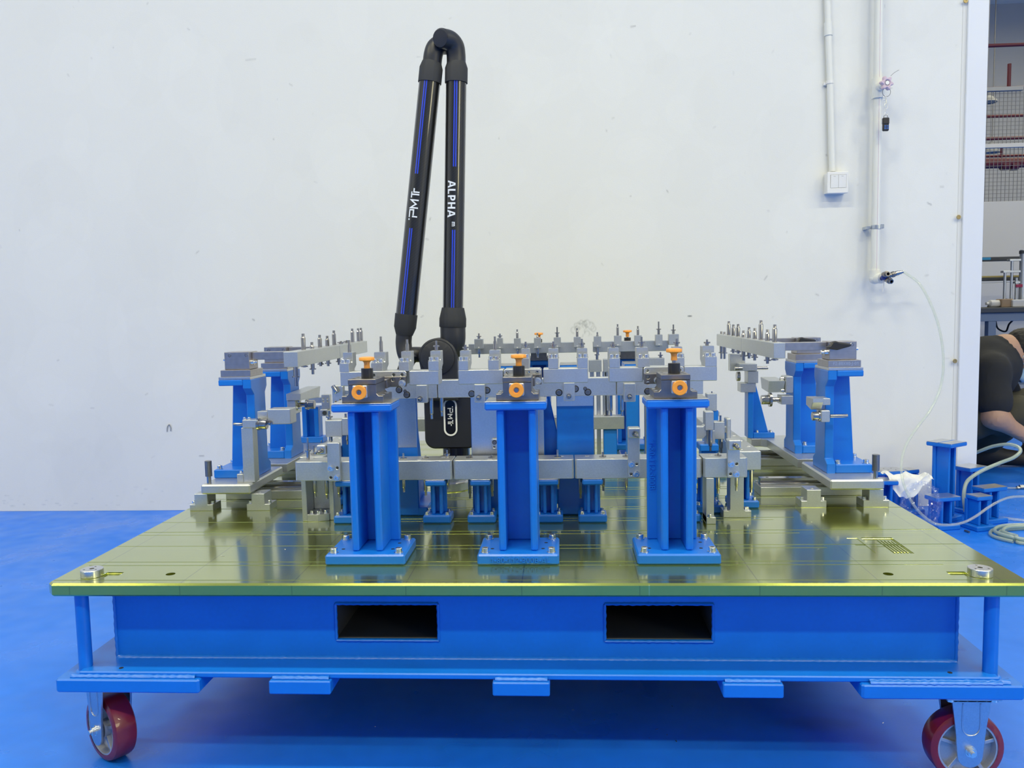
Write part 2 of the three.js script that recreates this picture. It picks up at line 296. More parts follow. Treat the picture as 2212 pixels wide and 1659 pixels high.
// ---------------------------------------------------------------- the cart
const PT = 0.36, PB = 0.3365, PX = 0.8445, PZ = -1.612;   // top plate
const plateMap = canvasTex(2048, 2048, (g, w, h) => {
  const X = x => (x + PX) / (2 * PX) * w, Y = z => (1 + z / -PZ) * h;
  g.fillStyle = 'rgb(172,182,82)'; g.fillRect(0, 0, w, h);
  for (let i = 0; i < 2600; i++) { const y = rnd() * h, l = 60 + rnd() * 900, x = rnd() * w - 200, v = rnd() < 0.5 ? '200,212,92' : '142,154,62'; g.fillStyle = `rgba(${v},${0.04 + rnd() * 0.08})`; g.fillRect(x, y, l, 1 + rnd() * 2); }
  for (let i = 0; i < 160; i++) { const x = rnd() * w, y = rnd() * h, r = 20 + rnd() * 80; g.fillStyle = `rgba(${rnd() < 0.5 ? '186,192,104' : '150,164,66'},0.10)`; g.beginPath(); g.ellipse(x, y, r * 2, r, 0, 0, 7); g.fill(); }
  for (let k = -1; k < 15; k++) for (const d of [0, 0.022]) {        // steps between the milling passes, across the plate
    const z = -0.106 - 0.1075 * k - d; if (z > -0.002) continue;
    g.fillStyle = 'rgba(222,240,70,0.85)'; g.fillRect(rnd() < 0.3 ? rnd() * 300 : 0, Y(z), w, 1.6);
    for (let s = 0; s < 5; s++) { g.fillStyle = 'rgba(228,246,80,0.5)'; g.fillRect(rnd() * w, Y(z + (rnd() - 0.5) * 0.05), 150 + rnd() * 500, 1); }
  }
  g.fillStyle = 'rgba(70,74,40,0.9)';                                // scribed grid lines
  for (let x = -0.8; x < 0.81; x += 0.2) g.fillRect(X(x) - 0.5, 0, 1.2, h - 7);
  for (let z = -0.3; z > -1.6; z -= 0.2) { g.fillStyle = 'rgba(90,94,50,0.5)'; g.fillRect(0, Y(z), w, 1); }
  g.fillStyle = 'rgba(226,240,60,0.9)'; g.font = '17px sans-serif';
  g.save(); g.translate(X(0) + 3, Y(-0.024)); g.rotate(1.57); g.fillText('Y0', 0, 0); g.restore();
  for (const x of [-0.6, -0.4, -0.2, 0.2, 0.4, 0.6]) { g.fillRect(X(x) + 6, Y(-0.012), 12, 2); g.fillRect(X(x) + 5, Y(-0.018), 9, 1.5); g.fillRect(X(x) + 7, Y(-0.008), 10, 3); }   // worn engraved ticks
  for (let i = 0; i < 300; i++) { g.fillStyle = 'rgba(235,245,190,0.8)'; g.fillRect(rnd() * w, rnd() * h, 1 + rnd() * 2, 1 + rnd()); }   // swarf specks
});
M.plate = phys({ color: lin(1, 1, 1), map: plateMap, metalness: 0.88, roughness: 0.18, clearcoat: 1, clearcoatRoughness: 0.1 });   // dyed anodic layer over metal
M.gold = M.plate;
const cart = thing('fixture_cart', 'blue steel fixture cart with a yellow green anodised top plate on red castors', 'cart');
{
  const c = 0.012, o = [[-PX + c, 0], [PX - c, 0], [PX, -c], [PX, PZ + c], [PX - c, PZ], [-PX + c, PZ], [-PX, PZ + c], [-PX, -c]];
  let a = new Brush(prism('y', o, PB, PT, 0.0035)); a.updateMatrixWorld();
  const ev = new Evaluator(); ev.useGroups = false; ev.attributes = ['position', 'normal', 'uv'];
  const cut = g => { const b = new Brush(g); b.updateMatrixWorld(); a = ev.evaluate(a, b, SUBTRACTION); };
  cut(cyl(V3(-0.642, PT - 0.014, -0.055), 'y', 0.03, 0.0085)); cut(cyl(V3(0.629, PT - 0.014, -0.052), 'y', 0.03, 0.0085));
  cut(cb(-0.766, -0.735, PT - 0.003, PT + 0.01, -0.066, -0.038, 0.0005)); cut(cb(0.731, 0.762, PT - 0.003, PT + 0.01, -0.065, -0.038, 0.0005));
  cut(cb(0.662, 0.722, PT - 0.0025, PT + 0.01, -0.283, -0.173, 0.0005)); cut(cb(0.634, 0.654, PT - 0.001, PT + 0.01, -0.281, -0.176, 0.0003));
  const g = a.geometry, p = g.attributes.position, uv = g.attributes.uv;
  for (let i = 0; i < p.count; i++) uv.setXY(i, (p.getX(i) + PX) / (2 * PX), -p.getZ(i) / -PZ);
  const tp = part(cart, 'top_plate', g, M.plate, 'yellow green anodised top plate with scribed grid');
  const font = await new FontLoader().loadAsync('fonts/droid/droid_sans_bold.typeface.json');
  M.font = font;
  // raised burr lines between the milling passes
  const burr = phys({ color: lin(0.44, 0.50, 0.07), metalness: 0.9, roughness: 0.22, clearcoat: 1, clearcoatRoughness: 0.1 });
  for (let k = -1; k < 14; k++) for (const d of [0, 0.022]) {
    const z = -0.106 - 0.1075 * k - d + 0.002 * (rnd() - 0.5); if (z > -0.01) continue;
    const x0 = -PX + (rnd() < 0.35 ? rnd() * 0.5 : 0.004), x1 = PX - (rnd() < 0.35 ? rnd() * 0.6 : 0.004), w = 0.0007 + rnd() * 0.0005;
    part(tp, 'tool_mark', prism('x', [[z - w, PT - 0.0004], [z + w, PT - 0.0004], [z + w, PT], [z, PT + 0.0005], [z - w, PT]], x0, x1, 0), burr);
  }
  // ribs and letters milled inside the shallow name pocket
  for (let i = 0; i < 5; i++) part(tp, 'rib', cb(0.690 + i * 0.006, 0.6925 + i * 0.006, PT - 0.0026, PT - 0.001, -0.272 + i * 0.002, -0.185, 0.0003), M.plate);
}
{
  const FZ = -0.076, FT = PB, FL = 0.195;              // front web of the frame
  const xs0 = -0.763, xs1 = 0.757, pockets = [[-0.346, -0.157], [0.144, 0.336]];
  const holes = pockets.map(([a, b]) => ({ pts: [[a, 0.23], [a, 0.297], [b, 0.297], [b, 0.23]] }));
  part(cart, 'front_beam', prism('z', box4(xs0, xs1, FL, FT), FZ - 0.008, FZ, 0.0008, holes), M.blue);
  part(cart, 'rear_beam', prism('z', box4(xs0, xs1, FL, FT), PZ + 0.068, PZ + 0.076, 0.0008, holes.map(h => ({ pts: h.pts.map(q => [...q]) }))), M.blue);
  for (const x of [xs0, xs1 - 0.008]) part(cart, 'side_beam', cb(x, x + 0.008, FL, FT, PZ + 0.077, FZ - 0.009), M.blue);
  for (const [a, b] of pockets) {
    const z0 = PZ + 0.08, z1 = FZ - 0.009, w = 0.006;
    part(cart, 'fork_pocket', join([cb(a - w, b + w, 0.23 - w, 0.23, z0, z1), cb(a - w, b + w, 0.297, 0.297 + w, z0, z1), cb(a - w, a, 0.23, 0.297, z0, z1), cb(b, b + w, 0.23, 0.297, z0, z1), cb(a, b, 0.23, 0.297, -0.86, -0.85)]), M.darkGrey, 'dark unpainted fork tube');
  }
  // bottom flange all round
  part(cart, 'flange', join([cb(-0.80, 0.80, 0.185, FL, -0.125, -0.011, 0.002), cb(-0.80, 0.80, 0.185, FL, PZ + 0.011, PZ + 0.125, 0.002), cb(-0.80, -0.70, 0.185, FL, PZ + 0.126, -0.126, 0.002), cb(0.70, 0.80, 0.185, FL, PZ + 0.126, -0.126, 0.002)]), M.blue);
  for (const sx of [-1, 1]) for (const sz of [0, 1]) {
    const z1 = sz ? PZ + 0.26 : 0, z0 = sz ? PZ : -0.26, x0 = sx < 0 ? -0.839 : 0.570, x1 = sx < 0 ? -0.575 : 0.836;
    const o = [[x0 + 0.004, z1], [x1 - 0.004, z1], [x1, z1 - 0.004], [x1, z0 + 0.004], [x1 - 0.004, z0], [x0 + 0.004, z0], [x0, z0 + 0.004], [x0, z1 - 0.004]];
    part(cart, 'corner_plate', prism('y', o, 0.1605, 0.185, 0.0025), M.blue);
    part(cart, 'post', cyl(V3(sx < 0 ? -0.801 : 0.795, 0.185, sz ? PZ + 0.036 : -0.036), 'y', PB - 0.185, 0.0118, 0.0118, 24), M.blue);
  }
  for (const [a, b] of [[-0.449, -0.339], [-0.054, 0.045], [0.34, 0.441]]) for (const sz of [0, 1]) part(cart, 'lug', cb(a, b, 0.1605, 0.1848, sz ? PZ : -0.075, sz ? PZ + 0.075 : 0, 0.002), M.blue);
  // weld seams: lumpy fillets
  const bead = (a, b, r) => { const n = Math.max(8, Math.round(a.distanceTo(b) / 0.007)), g = new THREE.TubeGeometry(new THREE.LineCurve3(a, b), n, r, 6), p = g.attributes.position;
    for (let i = 0; i < p.count; i++) { const k = Math.floor(i / 7), f = 0.75 + 0.5 * Math.abs(perlin.noise(k * 0.9, 3.3, a.x * 9)) + 0.25 * (k % 2); const s = a.clone().lerp(b, k / n), q = V3().fromBufferAttribute(p, i).sub(s).multiplyScalar(f).add(s); p.setXYZ(i, q.x, q.y, q.z); }
    g.computeVertexNormals(); return g; };
  const beads = [bead(V3(xs0, FL, FZ), V3(xs1, FL, FZ), 0.005), bead(V3(-0.815, 0.186, -0.012), V3(-0.585, 0.186, -0.012), 0.005), bead(V3(0.585, 0.186, -0.012), V3(0.815, 0.186, -0.012), 0.006), bead(V3(0.585, 0.1865, -0.006), V3(0.80, 0.1865, -0.006), 0.004), bead(V3(xs0, FL, FZ), V3(xs0, FT, FZ), 0.003), bead(V3(xs1, FL, FZ), V3(xs1, FT, FZ), 0.003)];
  for (const [a, b] of [[-0.449, -0.339], [-0.054, 0.045], [0.34, 0.441]]) beads.push(bead(V3(a + 0.004, 0.186, -0.011), V3(b - 0.004, 0.186, -0.011), 0.0048));
  for (const [a, b] of pockets) beads.push(bead(V3(a, 0.2285, FZ), V3(b, 0.2285, FZ), 0.003), bead(V3(a, 0.298, FZ), V3(b, 0.298, FZ), 0.003), bead(V3(a, 0.23, FZ), V3(a, 0.297, FZ), 0.003), bead(V3(b, 0.23, FZ), V3(b, 0.297, FZ), 0.003));
  for (const b of beads) part(cart, 'weld_seam', uvBox(b), M.blue);
  for (const [px, s] of [[-0.801, -1], [0.795, 1]]) part(cart, 'weld_seam', (() => { const g = new THREE.TorusGeometry(0.0135, 0.0045, 6, 22); g.rotateX(Math.PI / 2); const p = g.attributes.position; for (let i = 0; i < p.count; i++) p.setY(i, p.getY(i) + 0.0016 * perlin.noise(p.getX(i) * 300, 1, p.getZ(i) * 300)); g.computeVertexNormals(); g.translate(px, 0.186, -0.036); return uvBox(g); })(), M.blue);
  for (const [px, py] of [[262, 1443], [2052, 1453]]) { const q = onY([px, py], FL); part(cart, 'drain_hole', cyl(V3(q.x, FL - 0.004, q.z), 'y', 0.0044, 0.004), M.rubber); }
  // castors
  const caster = (x, z, ang) => {
    const g = new THREE.Group(); g.name = 'caster'; g.userData.label = 'swivel castor with a dark red tread'; cart.add(g); g.position.set(x, 0, z); g.rotation.y = ang;   // axle along local z
    const R = 0.0625, H = 0.021, c0 = V3(0, R, -H);
    part(g, 'tread', lathe(c0, 'z', [[0.050, 0], [R - 0.006, 0], [R - 0.0015, 0.003], [R, 0.008], [R, 2 * H - 0.008], [R - 0.0015, 2 * H - 0.003], [R - 0.006, 2 * H], [0.050, 2 * H]], 48), M.red);
    part(g, 'hub', join([lathe(V3(0, R, -H + 0.001), 'z', [[0.006, 0], [0.018, 0], [0.018, 0.011], [0.045, 0.013], [0.047, 0], [0.0505, 0], [0.0505, 2 * H - 0.002], [0.047, 2 * H - 0.002], [0.045, 2 * H - 0.015], [0.018, 2 * H - 0.013], [0.018, 2 * H - 0.002], [0.006, 2 * H - 0.002]], 40),
      ...[0, 1, 2, 3, 4].map(k => { const b = cb(0.016, 0.047, -0.003, 0.003, -0.016, 0.016, 0.0005); b.rotateZ(k * Math.PI * 2 / 5 + 0.3); b.translate(0, R, 0); return b; })]), M.cast);
    const side = s => { const pts = []; for (let k = 0; k <= 10; k++) { const a = Math.PI + k / 10 * Math.PI; pts.push([0.021 * Math.cos(a), R - 0.008 + 0.021 * Math.sin(a)]); } pts.push([0.025, 0.10], [0.032, 0.1525], [-0.032, 0.1525], [-0.025, 0.10]);
      return prism('z', pts, s > 0 ? H + 0.004 : -H - 0.0085, s > 0 ? H + 0.0085 : -H - 0.004, 0.0006, [{ x: 0, y: R, r: 0.004 }]); };
    part(g, 'fork', join([side(1), side(-1), cb(-0.034, 0.034, 0.149, 0.1535, -H - 0.0085, H + 0.0085, 0.001), cyl(V3(0, 0.1535, 0), 'y', 0.004, 0.026)]), M.galv);
    const u = []; for (let k = 0; k <= 8; k++) { const a = Math.PI + k / 8 * Math.PI; u.push(V3(0.0145 * Math.cos(a), 0.105 + 0.0145 * Math.sin(a), 0)); } u.push(V3(0.0145, 0.147, 0)); u.unshift(V3(-0.0145, 0.147, 0));
    for (const zz of [H + 0.0088, -H - 0.0088]) part(g, 'stamped_rib', tube(u.map(q => V3(q.x, q.y, zz)), 0.0013, 40, 6), M.galv);
    for (const s of [1, -1]) part(g, 'axle_bolt', join([cyl(V3(0, R, s * (H + 0.0085)), s > 0 ? 'z' : '-z', 0.0015, 0.0095, 0.0095, 18), cyl(V3(0, R, s * (H + 0.01)), s > 0 ? 'z' : '-z', 0.006, 0.0078, 0.0078, 6), cyl(V3(0, R, s * (H + 0.016)), s > 0 ? 'z' : '-z', 0.005, 0.0042, 0.0042, 12)]), M.zinc);
    part(g, 'mount_plate', cb(-0.045, 0.045, 0.1572, 0.1603, -0.04, 0.04, 0.0008), M.galv);
    for (const [a, b] of [[-0.036, -0.03], [0.036, -0.03], [-0.036, 0.03], [0.036, 0.03]]) part(g, 'bolt', cyl(V3(a, 0.1515, b), 'y', 0.0058, 0.006, 0.006, 6), M.zinc);
  };
  caster(-0.785, -0.078, -0.62); caster(0.757, -0.045, 0); caster(-0.76, PZ + 0.08, 0.4); caster(0.75, PZ + 0.08, -0.3);
}
// ground discs in the plate corners
for (const [x, z] of [[-0.7835, -0.045], [0.7785, -0.045]]) {
  const t = thing('locating_disc', x < 0 ? 'round ground steel disc at the plate corner over the castor turned askew' : 'round ground steel disc at the plate corner over the castor facing straight', 'disc', 'ground discs at the plate corners');
  part(t, 'disc', prism('y', Array.from({ length: 40 }, (_, k) => [x + 0.0195 * Math.cos(k * Math.PI / 20), z + 0.0195 * Math.sin(k * Math.PI / 20)]), PT, PT + 0.0135, 0.0008, [{ x, y: z, r: 0.005 }, ...[0, 1, 2].map(k => ({ x: x + 0.0125 * Math.cos(k * 2.09 + 0.5), y: z + 0.0125 * Math.sin(k * 2.09 + 0.5), r: 0.0026 }))]), M.bare);
}

// ---------------------------------------------------------------- blue riser stands
// Local frame: base centre at the origin, front towards +z.
function stand(t, H, o) {
  const B = o.base, T = o.top, bh = o.bh || 0.02, th = o.th || 0.016, x0 = o.at[0], y0 = o.at[1], z0 = o.at[2];
  const bx = (a, b, c, d, e, f, k) => cb(x0 + a, x0 + b, y0 + c, y0 + d, z0 + e, z0 + f, k);
  part(t, 'base_plate', bx(-B[0] / 2, B[0] / 2, 0, bh, -B[1] / 2, B[1] / 2, 0.003), M.blue);
  const hz = Math.min(B[1], o.secD || B[1]) / 2 - 0.004, rw = o.ribT || 0.012, ro = o.ribO / 2, f = o.front ?? hz - 0.018;
  const c0 = bh - 0.0005, c1 = H - th + 0.0005, g = [];
  g.push(bx(-o.webW / 2, o.webW / 2, c0, c1, -hz, -hz + 0.014, 0.0025));                       // back flange
  for (const s of [-1, 1]) g.push(bx(s > 0 ? ro - rw : -ro, s > 0 ? ro : -ro + rw, c0, c1, -hz + 0.012, f, 0.003));   // two ribs
  if (o.mid) g.push(bx(-0.006, 0.006, c0, c1, -hz + 0.012, -hz + 0.04, 0.003));
  part(t, 'column', join(g), M.blue);
  const tz = o.topZ || 0;
  part(t, 'top_plate', bx(-T[0] / 2, T[0] / 2, H - th, H - 0.001, tz - T[1] / 2, tz + T[1] / 2, 0.003), M.blue);
  part(t, 'machined_face', bx(-T[0] / 2 + 0.001, T[0] / 2 - 0.001, H - 0.0012, H, tz - T[1] / 2 + 0.001, tz + T[1] / 2 - 0.001, 0.0003), M.bare, 'bare machined top face');
  const bs = o.bs || 1, ix = B[0] / 2 - 0.014 * bs, iz = B[1] / 2 - 0.014 * bs;
  if (!o.noBolts) for (const sx of [-1, 1]) for (const sz of [-1, 1]) bolt(t, x0 + sx * ix, y0 + bh, z0 + sz * iz, 'y', bs);
  if (o.holes) for (const [a, b] of o.holes) part(t, 'dowel_hole', cyl(V3(x0 + a, y0 + bh - 0.003, z0 + b), 'y', 0.0032, 0.0035, 0.0035, 12), M.rubber);
}
const text = (s, size, depth) => { const g = new TextGeometry(s, { font: M.font, size, depth, curveSegments: 3 }); g.computeBoundingBox(); const c = g.boundingBox.getCenter(V3()); g.translate(-c.x, -c.y, 0); return g; };
const CZ = -0.163;                                     // centre line of the three front columns
const cols = [[-0.2955, 'tall blue riser column with a plain base at the front of the plate'], [-0.0115, 'tall blue riser column with raised lettering along its base front'], [0.2805, 'tall blue riser column with raised lettering running up its back flange']];
cols.forEach(([x, label], i) => {
  const t = thing('riser_column', label, 'column', 'tall riser columns under the clamps');
  stand(t, 0.30, { at: [x, PT, CZ], base: [0.15, 0.118], top: [0.113, 0.080], topZ: 0.006, webW: i === 1 ? 0.074 : 0.094, ribO: i === 1 ? 0.072 : 0.058, ribT: 0.013, front: 0.036, holes: [[-0.05, 0.02], [0.045, 0.02], [0.05, -0.02]] });
  if (i === 1) { const g = text('1-80-112-300B-AL', 0.0098, 0.0022); g.translate(x + 0.004, PT + 0.0095, CZ + 0.0585); part(t, 'raised_lettering', uvBox(g), M.blue); }
  if (i === 2) { const g = text('1-80-112-300B', 0.0105, 0.0028); g.rotateZ(-Math.PI / 2); g.translate(x - 0.0375, PT + 0.165, CZ - 0.0418); part(t, 'raised_lettering', uvBox(g), M.blue); }
});
// knob-and-plunger clamps on top of the columns
const ZA = zoom(400, 680, 3.687), ZB = zoom(700, 680, 4.484), ZC = zoom(1100, 680, 4.424), ZD = zoom(1480, 660, 3.53), ZE = zoom(600, 900, 4.022), ZF = zoom(1050, 850, 3.403), ZG = zoom(1560, 880, 5.53), ZH = zoom(1560, 680, 6.9125), ZK = zoom(640, 820, 11.85), ZR = zoom(1490, 830, 9.217), ZM = zoom(1090, 690, 11.64), ZN = zoom(1270, 690, 10.53);
const knob = (t, at, dir, lift = 0) => {
  if (lift) part(t, 'plunger_pin', cyl(at, dir, lift + 0.002, 0.0036), M.pin);
  const p = at.clone().addScaledVector(AX[dir], lift);
  return part(t, 'orange_knob', lathe(p, dir, [[0, 0], [0.0058, 0], [0.0054, 0.009], [0.0062, 0.0125], [0.0085, 0.0143], [0.0138, 0.0150], [0.0146, 0.0160], [0.0146, 0.0202], [0.0140, 0.0212], [0.009, 0.0222], [0, 0.0226]], 28), M.orange, 'orange plastic plunger knob');
};
function clamp3(x, label, o = {}) {
  const t = thing('plunger_clamp', label, 'clamp', 'orange knob clamps on the tall columns'), y = PT + 0.30, f = -0.132, d = 0.078;
  const r = 0.004;
  part(t, 'body', prism('z', [[x - 0.039, y], [x + 0.039, y], [x + 0.039, y + 0.0125], [x + 0.0262 + r, y + 0.0125], [x + 0.0262, y + 0.0125 + r], [x + 0.0262, y + 0.034], [x - 0.0262, y + 0.034], [x - 0.0262, y + 0.0125 + r], [x - 0.0262 - r, y + 0.0125], [x - 0.039, y + 0.0125]], f - d, f, 0.0008), M.steel);
  part(t, 'cap', cb(x - 0.0265, x + 0.0265, y + 0.0343, y + 0.0435, f - d + 0.004, f + 0.0015, 0.0008), M.steel);
  for (const [a, b] of [[-0.019, -0.016], [0.019, -0.016], [-0.019, -0.05], [0.019, -0.05]]) part(t, 'cap_screw', cyl(V3(x + a, y + 0.0425, f + b), 'y', 0.0012, 0.0032, 0.0032, 12), M.darkGrey);
  const kz = f - 0.035;
  part(t, 'sleeve', lathe(V3(x + 0.002, y + 0.0435, kz), 'y', [[0.0045, 0], [0.0112, 0], [0.0112, 0.0178], [0.0105, 0.0185], [0.0045, 0.0185]], 28), M.black, 'black plunger sleeve');
  knob(t, V3(x + 0.002, y + 0.0612, kz), 'y', o.lift || 0);
  const sx = o.shift || 0;
  part(t, 'slide_block', cb(x + sx - 0.0135, x + sx + 0.0135, y + 0.011, y + 0.0335, f - 0.002, f + 0.020, 0.0012), M.bare);
  const ky = y + 0.0215;
  part(t, 'orange_knob', lathe(V3(x + sx, ky, f + 0.0202), 'z', [[0.0045, 0.006], [0.006, 0.0068], [0.006, 0.008], [0.0125, 0.0082], [0.0135, 0.0070], [0.0135, 0.0020], [0.012, 0.0005], [0.0045, 0]], 32), M.orange, 'orange plastic pull knob');
  part(t, 'knob_screw', lathe(V3(x + sx, ky, f + 0.0202), 'z', [[0, 0.0035], [0.0022, 0.0035], [0.0022, 0.0065], [0.0040, 0.0065], [0.0046, 0.0058], [0.0046, 0.001]], 16), M.pin);
  for (const [a, b] of [[-0.033, -0.02], [0.033, -0.02], [-0.033, -0.055], [0.033, -0.055]]) part(t, 'counterbore', lathe(V3(x + a, y + 0.0126, f + b), 'y', [[0, 0.0002], [0.0034, 0.0002], [0.0042, 0.0006], [0.0046, 0]], 14), M.zinc);
  // tongue running back to the beam and its bolted face plate
  part(t, 'tongue', cb(x - 0.012, x + 0.030, y + 0.019, y + 0.036, -0.247, f - d - 0.0005, 0.0008), M.steel);
  const [px0, py0, px1, py1] = o.face, [a, b, c, e] = rect(P0, px0, py0, px1, py1, -0.247);
  const hx = b - 0.008, gx = b - 0.0255, hy = e - 0.006;
  part(t, 'face_plate', plateZ(a, b, c, e, -0.2585, -0.2475, o.flip ? [{ x: a + 0.007, y: e - 0.007, r: 0.0034 }, { x: a + 0.007, y: e - 0.0175, r: 0.0034 }] : [{ x: hx, y: hy, r: 0.0034 }, { x: gx, y: hy, r: 0.0034 }], 0.0006), M.steel);
  bolt(t, o.flip ? a + 0.025 : b - 0.0075, c + 0.007, -0.2475, 'z', 0.9);
  return t;
}
clamp3(-0.2955, 'steel plunger clamp with orange knobs on the plain-based riser column', { face: [808, 814, 876.5, 836] });
clamp3(-0.0085, 'steel plunger clamp with orange knobs on the column lettered on its base', { face: [1088, 808.5, 1169.5, 831] });
clamp3(0.2785, 'steel plunger clamp with its upright orange knob pulled up from the sleeve', { lift: 0.006, shift: 0.004, flip: true, face: [1392, 807, 1474, 829] });

// ---------------------------------------------------------------- front locator bars: upper row
const F0 = -0.262;                                      // front of the upper bars
const U_TOP = 0.7085, U_BOT = 0.680;
function riser(t, Z, low, tall, pinU, pinTop, kind, f = F0) {
  const [x0, x1] = rect(Z, low[0], low[1], low[2], low[3], f);
  const yl = onZ(Z((low[0] + low[2]) / 2, low[1]), f).y, yt = onZ(Z((tall[0] + tall[2]) / 2, tall[1]), f - 0.03).y;
  const b = U_TOP, g = prism('x', [[f, b], [f, yl], [f - 0.028, yl], [f - 0.030, yl + 0.002], [f - 0.030, yt], [f - 0.060, yt], [f - 0.060, b + 0.010], [f - 0.045, b + 0.0035], [f - 0.045, b]], x0, x1, 0.0009);
  const m = part(t, 'riser_block', g, M.alu), w = x1 - x0;
  for (const k of [0.24, 0.76]) bolt(m, x0 + w * k, yl, f - 0.013, 'y', 0.82);
  const p = onZ(Z(pinU, pinTop), f - 0.045), xp = (x0 + x1) / 2;
  pin(m, xp, yt, p.y, f - 0.045, kind, kind === 'stud' ? 0.0036 : 0.0034);
}
const bar = (t, px0, px1, py0 = 0, py1 = 0) => part(t, 'bar', cb(onZ([px0, 815], F0).x, onZ([px1, 815], F0).x, U_BOT, U_TOP, F0 - 0.045, F0, 0.001), M.alu);
function barUnit(label, b, blk, rs) {
  const t = thing('locator_bar', label, 'locator bar', 'upper locator bars in front');
  for (const q of b) bar(t, ...q);
  const x0 = onZ([blk[0], 815], F0 - 0.001).x, x1 = onZ([blk[1], 815], F0 - 0.001).x;
  part(t, 'joint_block', plateZ(x0, x1, U_BOT + 0.001, U_TOP + 0.0005, F0 - 0.044, F0 + 0.0025, [{ x: x1 - 0.0085, y: U_TOP - 0.007, r: 0.0031 }, { x: x1 - 0.0255, y: U_TOP - 0.007, r: 0.0031 }, { x: x0 + 0.0075, y: U_TOP - 0.007, r: 0.0028 }], 0.003), M.alu);
  for (const r of rs) riser(t, ...r);
  return t;
}
barUnit('aluminium locator bar with stepped blocks held by the clamp on the plain-based column', [[735, 799.5], [884, 948]], [800.5, 878.5], [
  [ZB, [148, 473, 243, 548], [228, 365, 333, 460], 283, 245, 'stud'], [ZB, [455, 468, 567, 545], [500, 362, 610, 470], 560, 210, 'stud'],
  [ZB, [722, 458, 822, 540], [778, 355, 882, 455], 836, 237, 'stud'], [ZB, [1008, 450, 1112, 530], [1055, 350, 1150, 450], 1110, 250, 'collar']]);
barUnit('aluminium locator bar with stepped blocks held by the clamp above the lettered base', [[990, 1087], [1173.5, 1270.5]], [1088.5, 1169.5], [
  [ZB, [1300, 448, 1398, 525], [1335, 347, 1420, 440], 1388, 290, 'collar'], [ZB, [1588, 442, 1695, 520], [1610, 343, 1710, 430], 1660, 210, 'stud'],
  [ZC, [110, 418, 190, 508], [95, 325, 185, 410], 143, 258, 'collar'], [ZC, [372, 418, 470, 508], [370, 323, 468, 410], 415, 255, 'collar'], [ZC, [650, 413, 752, 505], [650, 320, 748, 405], 697, 230, 'collar']]);
barUnit('aluminium locator bar with stepped blocks held by the clamp with the raised knob', [[1316, 1389], [1478, 1549]], [1390, 1477], [
  [ZC, [955, 418, 1060, 505], [935, 318, 1045, 410], 988, 262, 'collar'], [ZC, [1228, 418, 1345, 505], [1220, 312, 1335, 400], 1275, 210, 'collar'],
  [ZC, [1585, 413, 1675, 500], [1510, 306, 1625, 390], 1568, 228, 'collar'], [ZC, [1870, 403, 1985, 492], [1810, 298, 1930, 405], 1860, 237, 'collar']]);

// ---------------------------------------------------------------- front lower row: three long bars on blue angle columns
const L0 = -0.445, LT = 0.6745, LB = 0.635;
function lowBar(label, px0, px1, screws, hangers, rods) {
  const t = thing('support_bar', label, 'support bar', 'long support bars behind the clamps');
  const x0 = onZ([px0, 840], L0).x, x1 = onZ([px1, 840], L0).x;
  const b = part(t, 'bar', cb(x0, x1, LB, LT, L0 - 0.03, L0, 0.001), M.alu);
  for (const [u, v, s] of screws) { const p = onZ([u, v], L0), k = Math.min(Math.max(p.y, LB + 0.008), LT - 0.007); bolt(b, p.x, k, L0 + 0.0002, 'z', s || 0.9, true); }
  for (const [u0, u1, v0, v1, pu, pv] of hangers) {
    const zf = L0 + 0.018, h = part(t, 'hanger', fb(P0, u0, v0, u1, v1, zf, 0.0175, 0.001), M.alu);
    const p = onZ([pu, pv], zf + 0.004), cx = (onZ([u0, 0], zf).x + onZ([u1, 0], zf).x) / 2;
    part(h, 'nose_pin', lathe(V3(p.x, p.y, zf), 'z', [[0, 0.020], [0.0022, 0.020], [0.0028, 0.018], [0.0028, 0.012], [0.0044, 0.010], [0.0044, 0.003], [0.0058, 0.003], [0.0058, 0]], 14), M.pin);
  }
  for (const [u, v] of rods) { const p = onZ([u, v], L0 - 0.012); rod(t, p.x, LB + 0.001, p.y, L0 - 0.012, 0.0038); }
}
lowBar('grey support bar behind the clamp on the plain-based column', 752, 944, [[879, 856], [875, 845, 0.45], [862, 842]], [[899.5, 923, 832, 870.5, 907, 862]], [[933, 905]]);
lowBar('longest grey support bar in front of the black measuring arm base', 945.5, 1331, [[1019, 853], [1052, 843], [1207.5, 850], [1270, 849.5], [1264, 839.5, 0.5], [1243, 840]], [[1024.5, 1047.5, 830.5, 869, 1034, 859], [1217.5, 1242, 827, 866, 1229, 856]], [[955, 899], [1320, 898]]);
lowBar('shorter grey support bar behind the clamp with the raised knob', 1332.5, 1519, [[1399, 848]], [[1348, 1373, 828.5, 868, 1360, 857]], [[1344, 898]]);

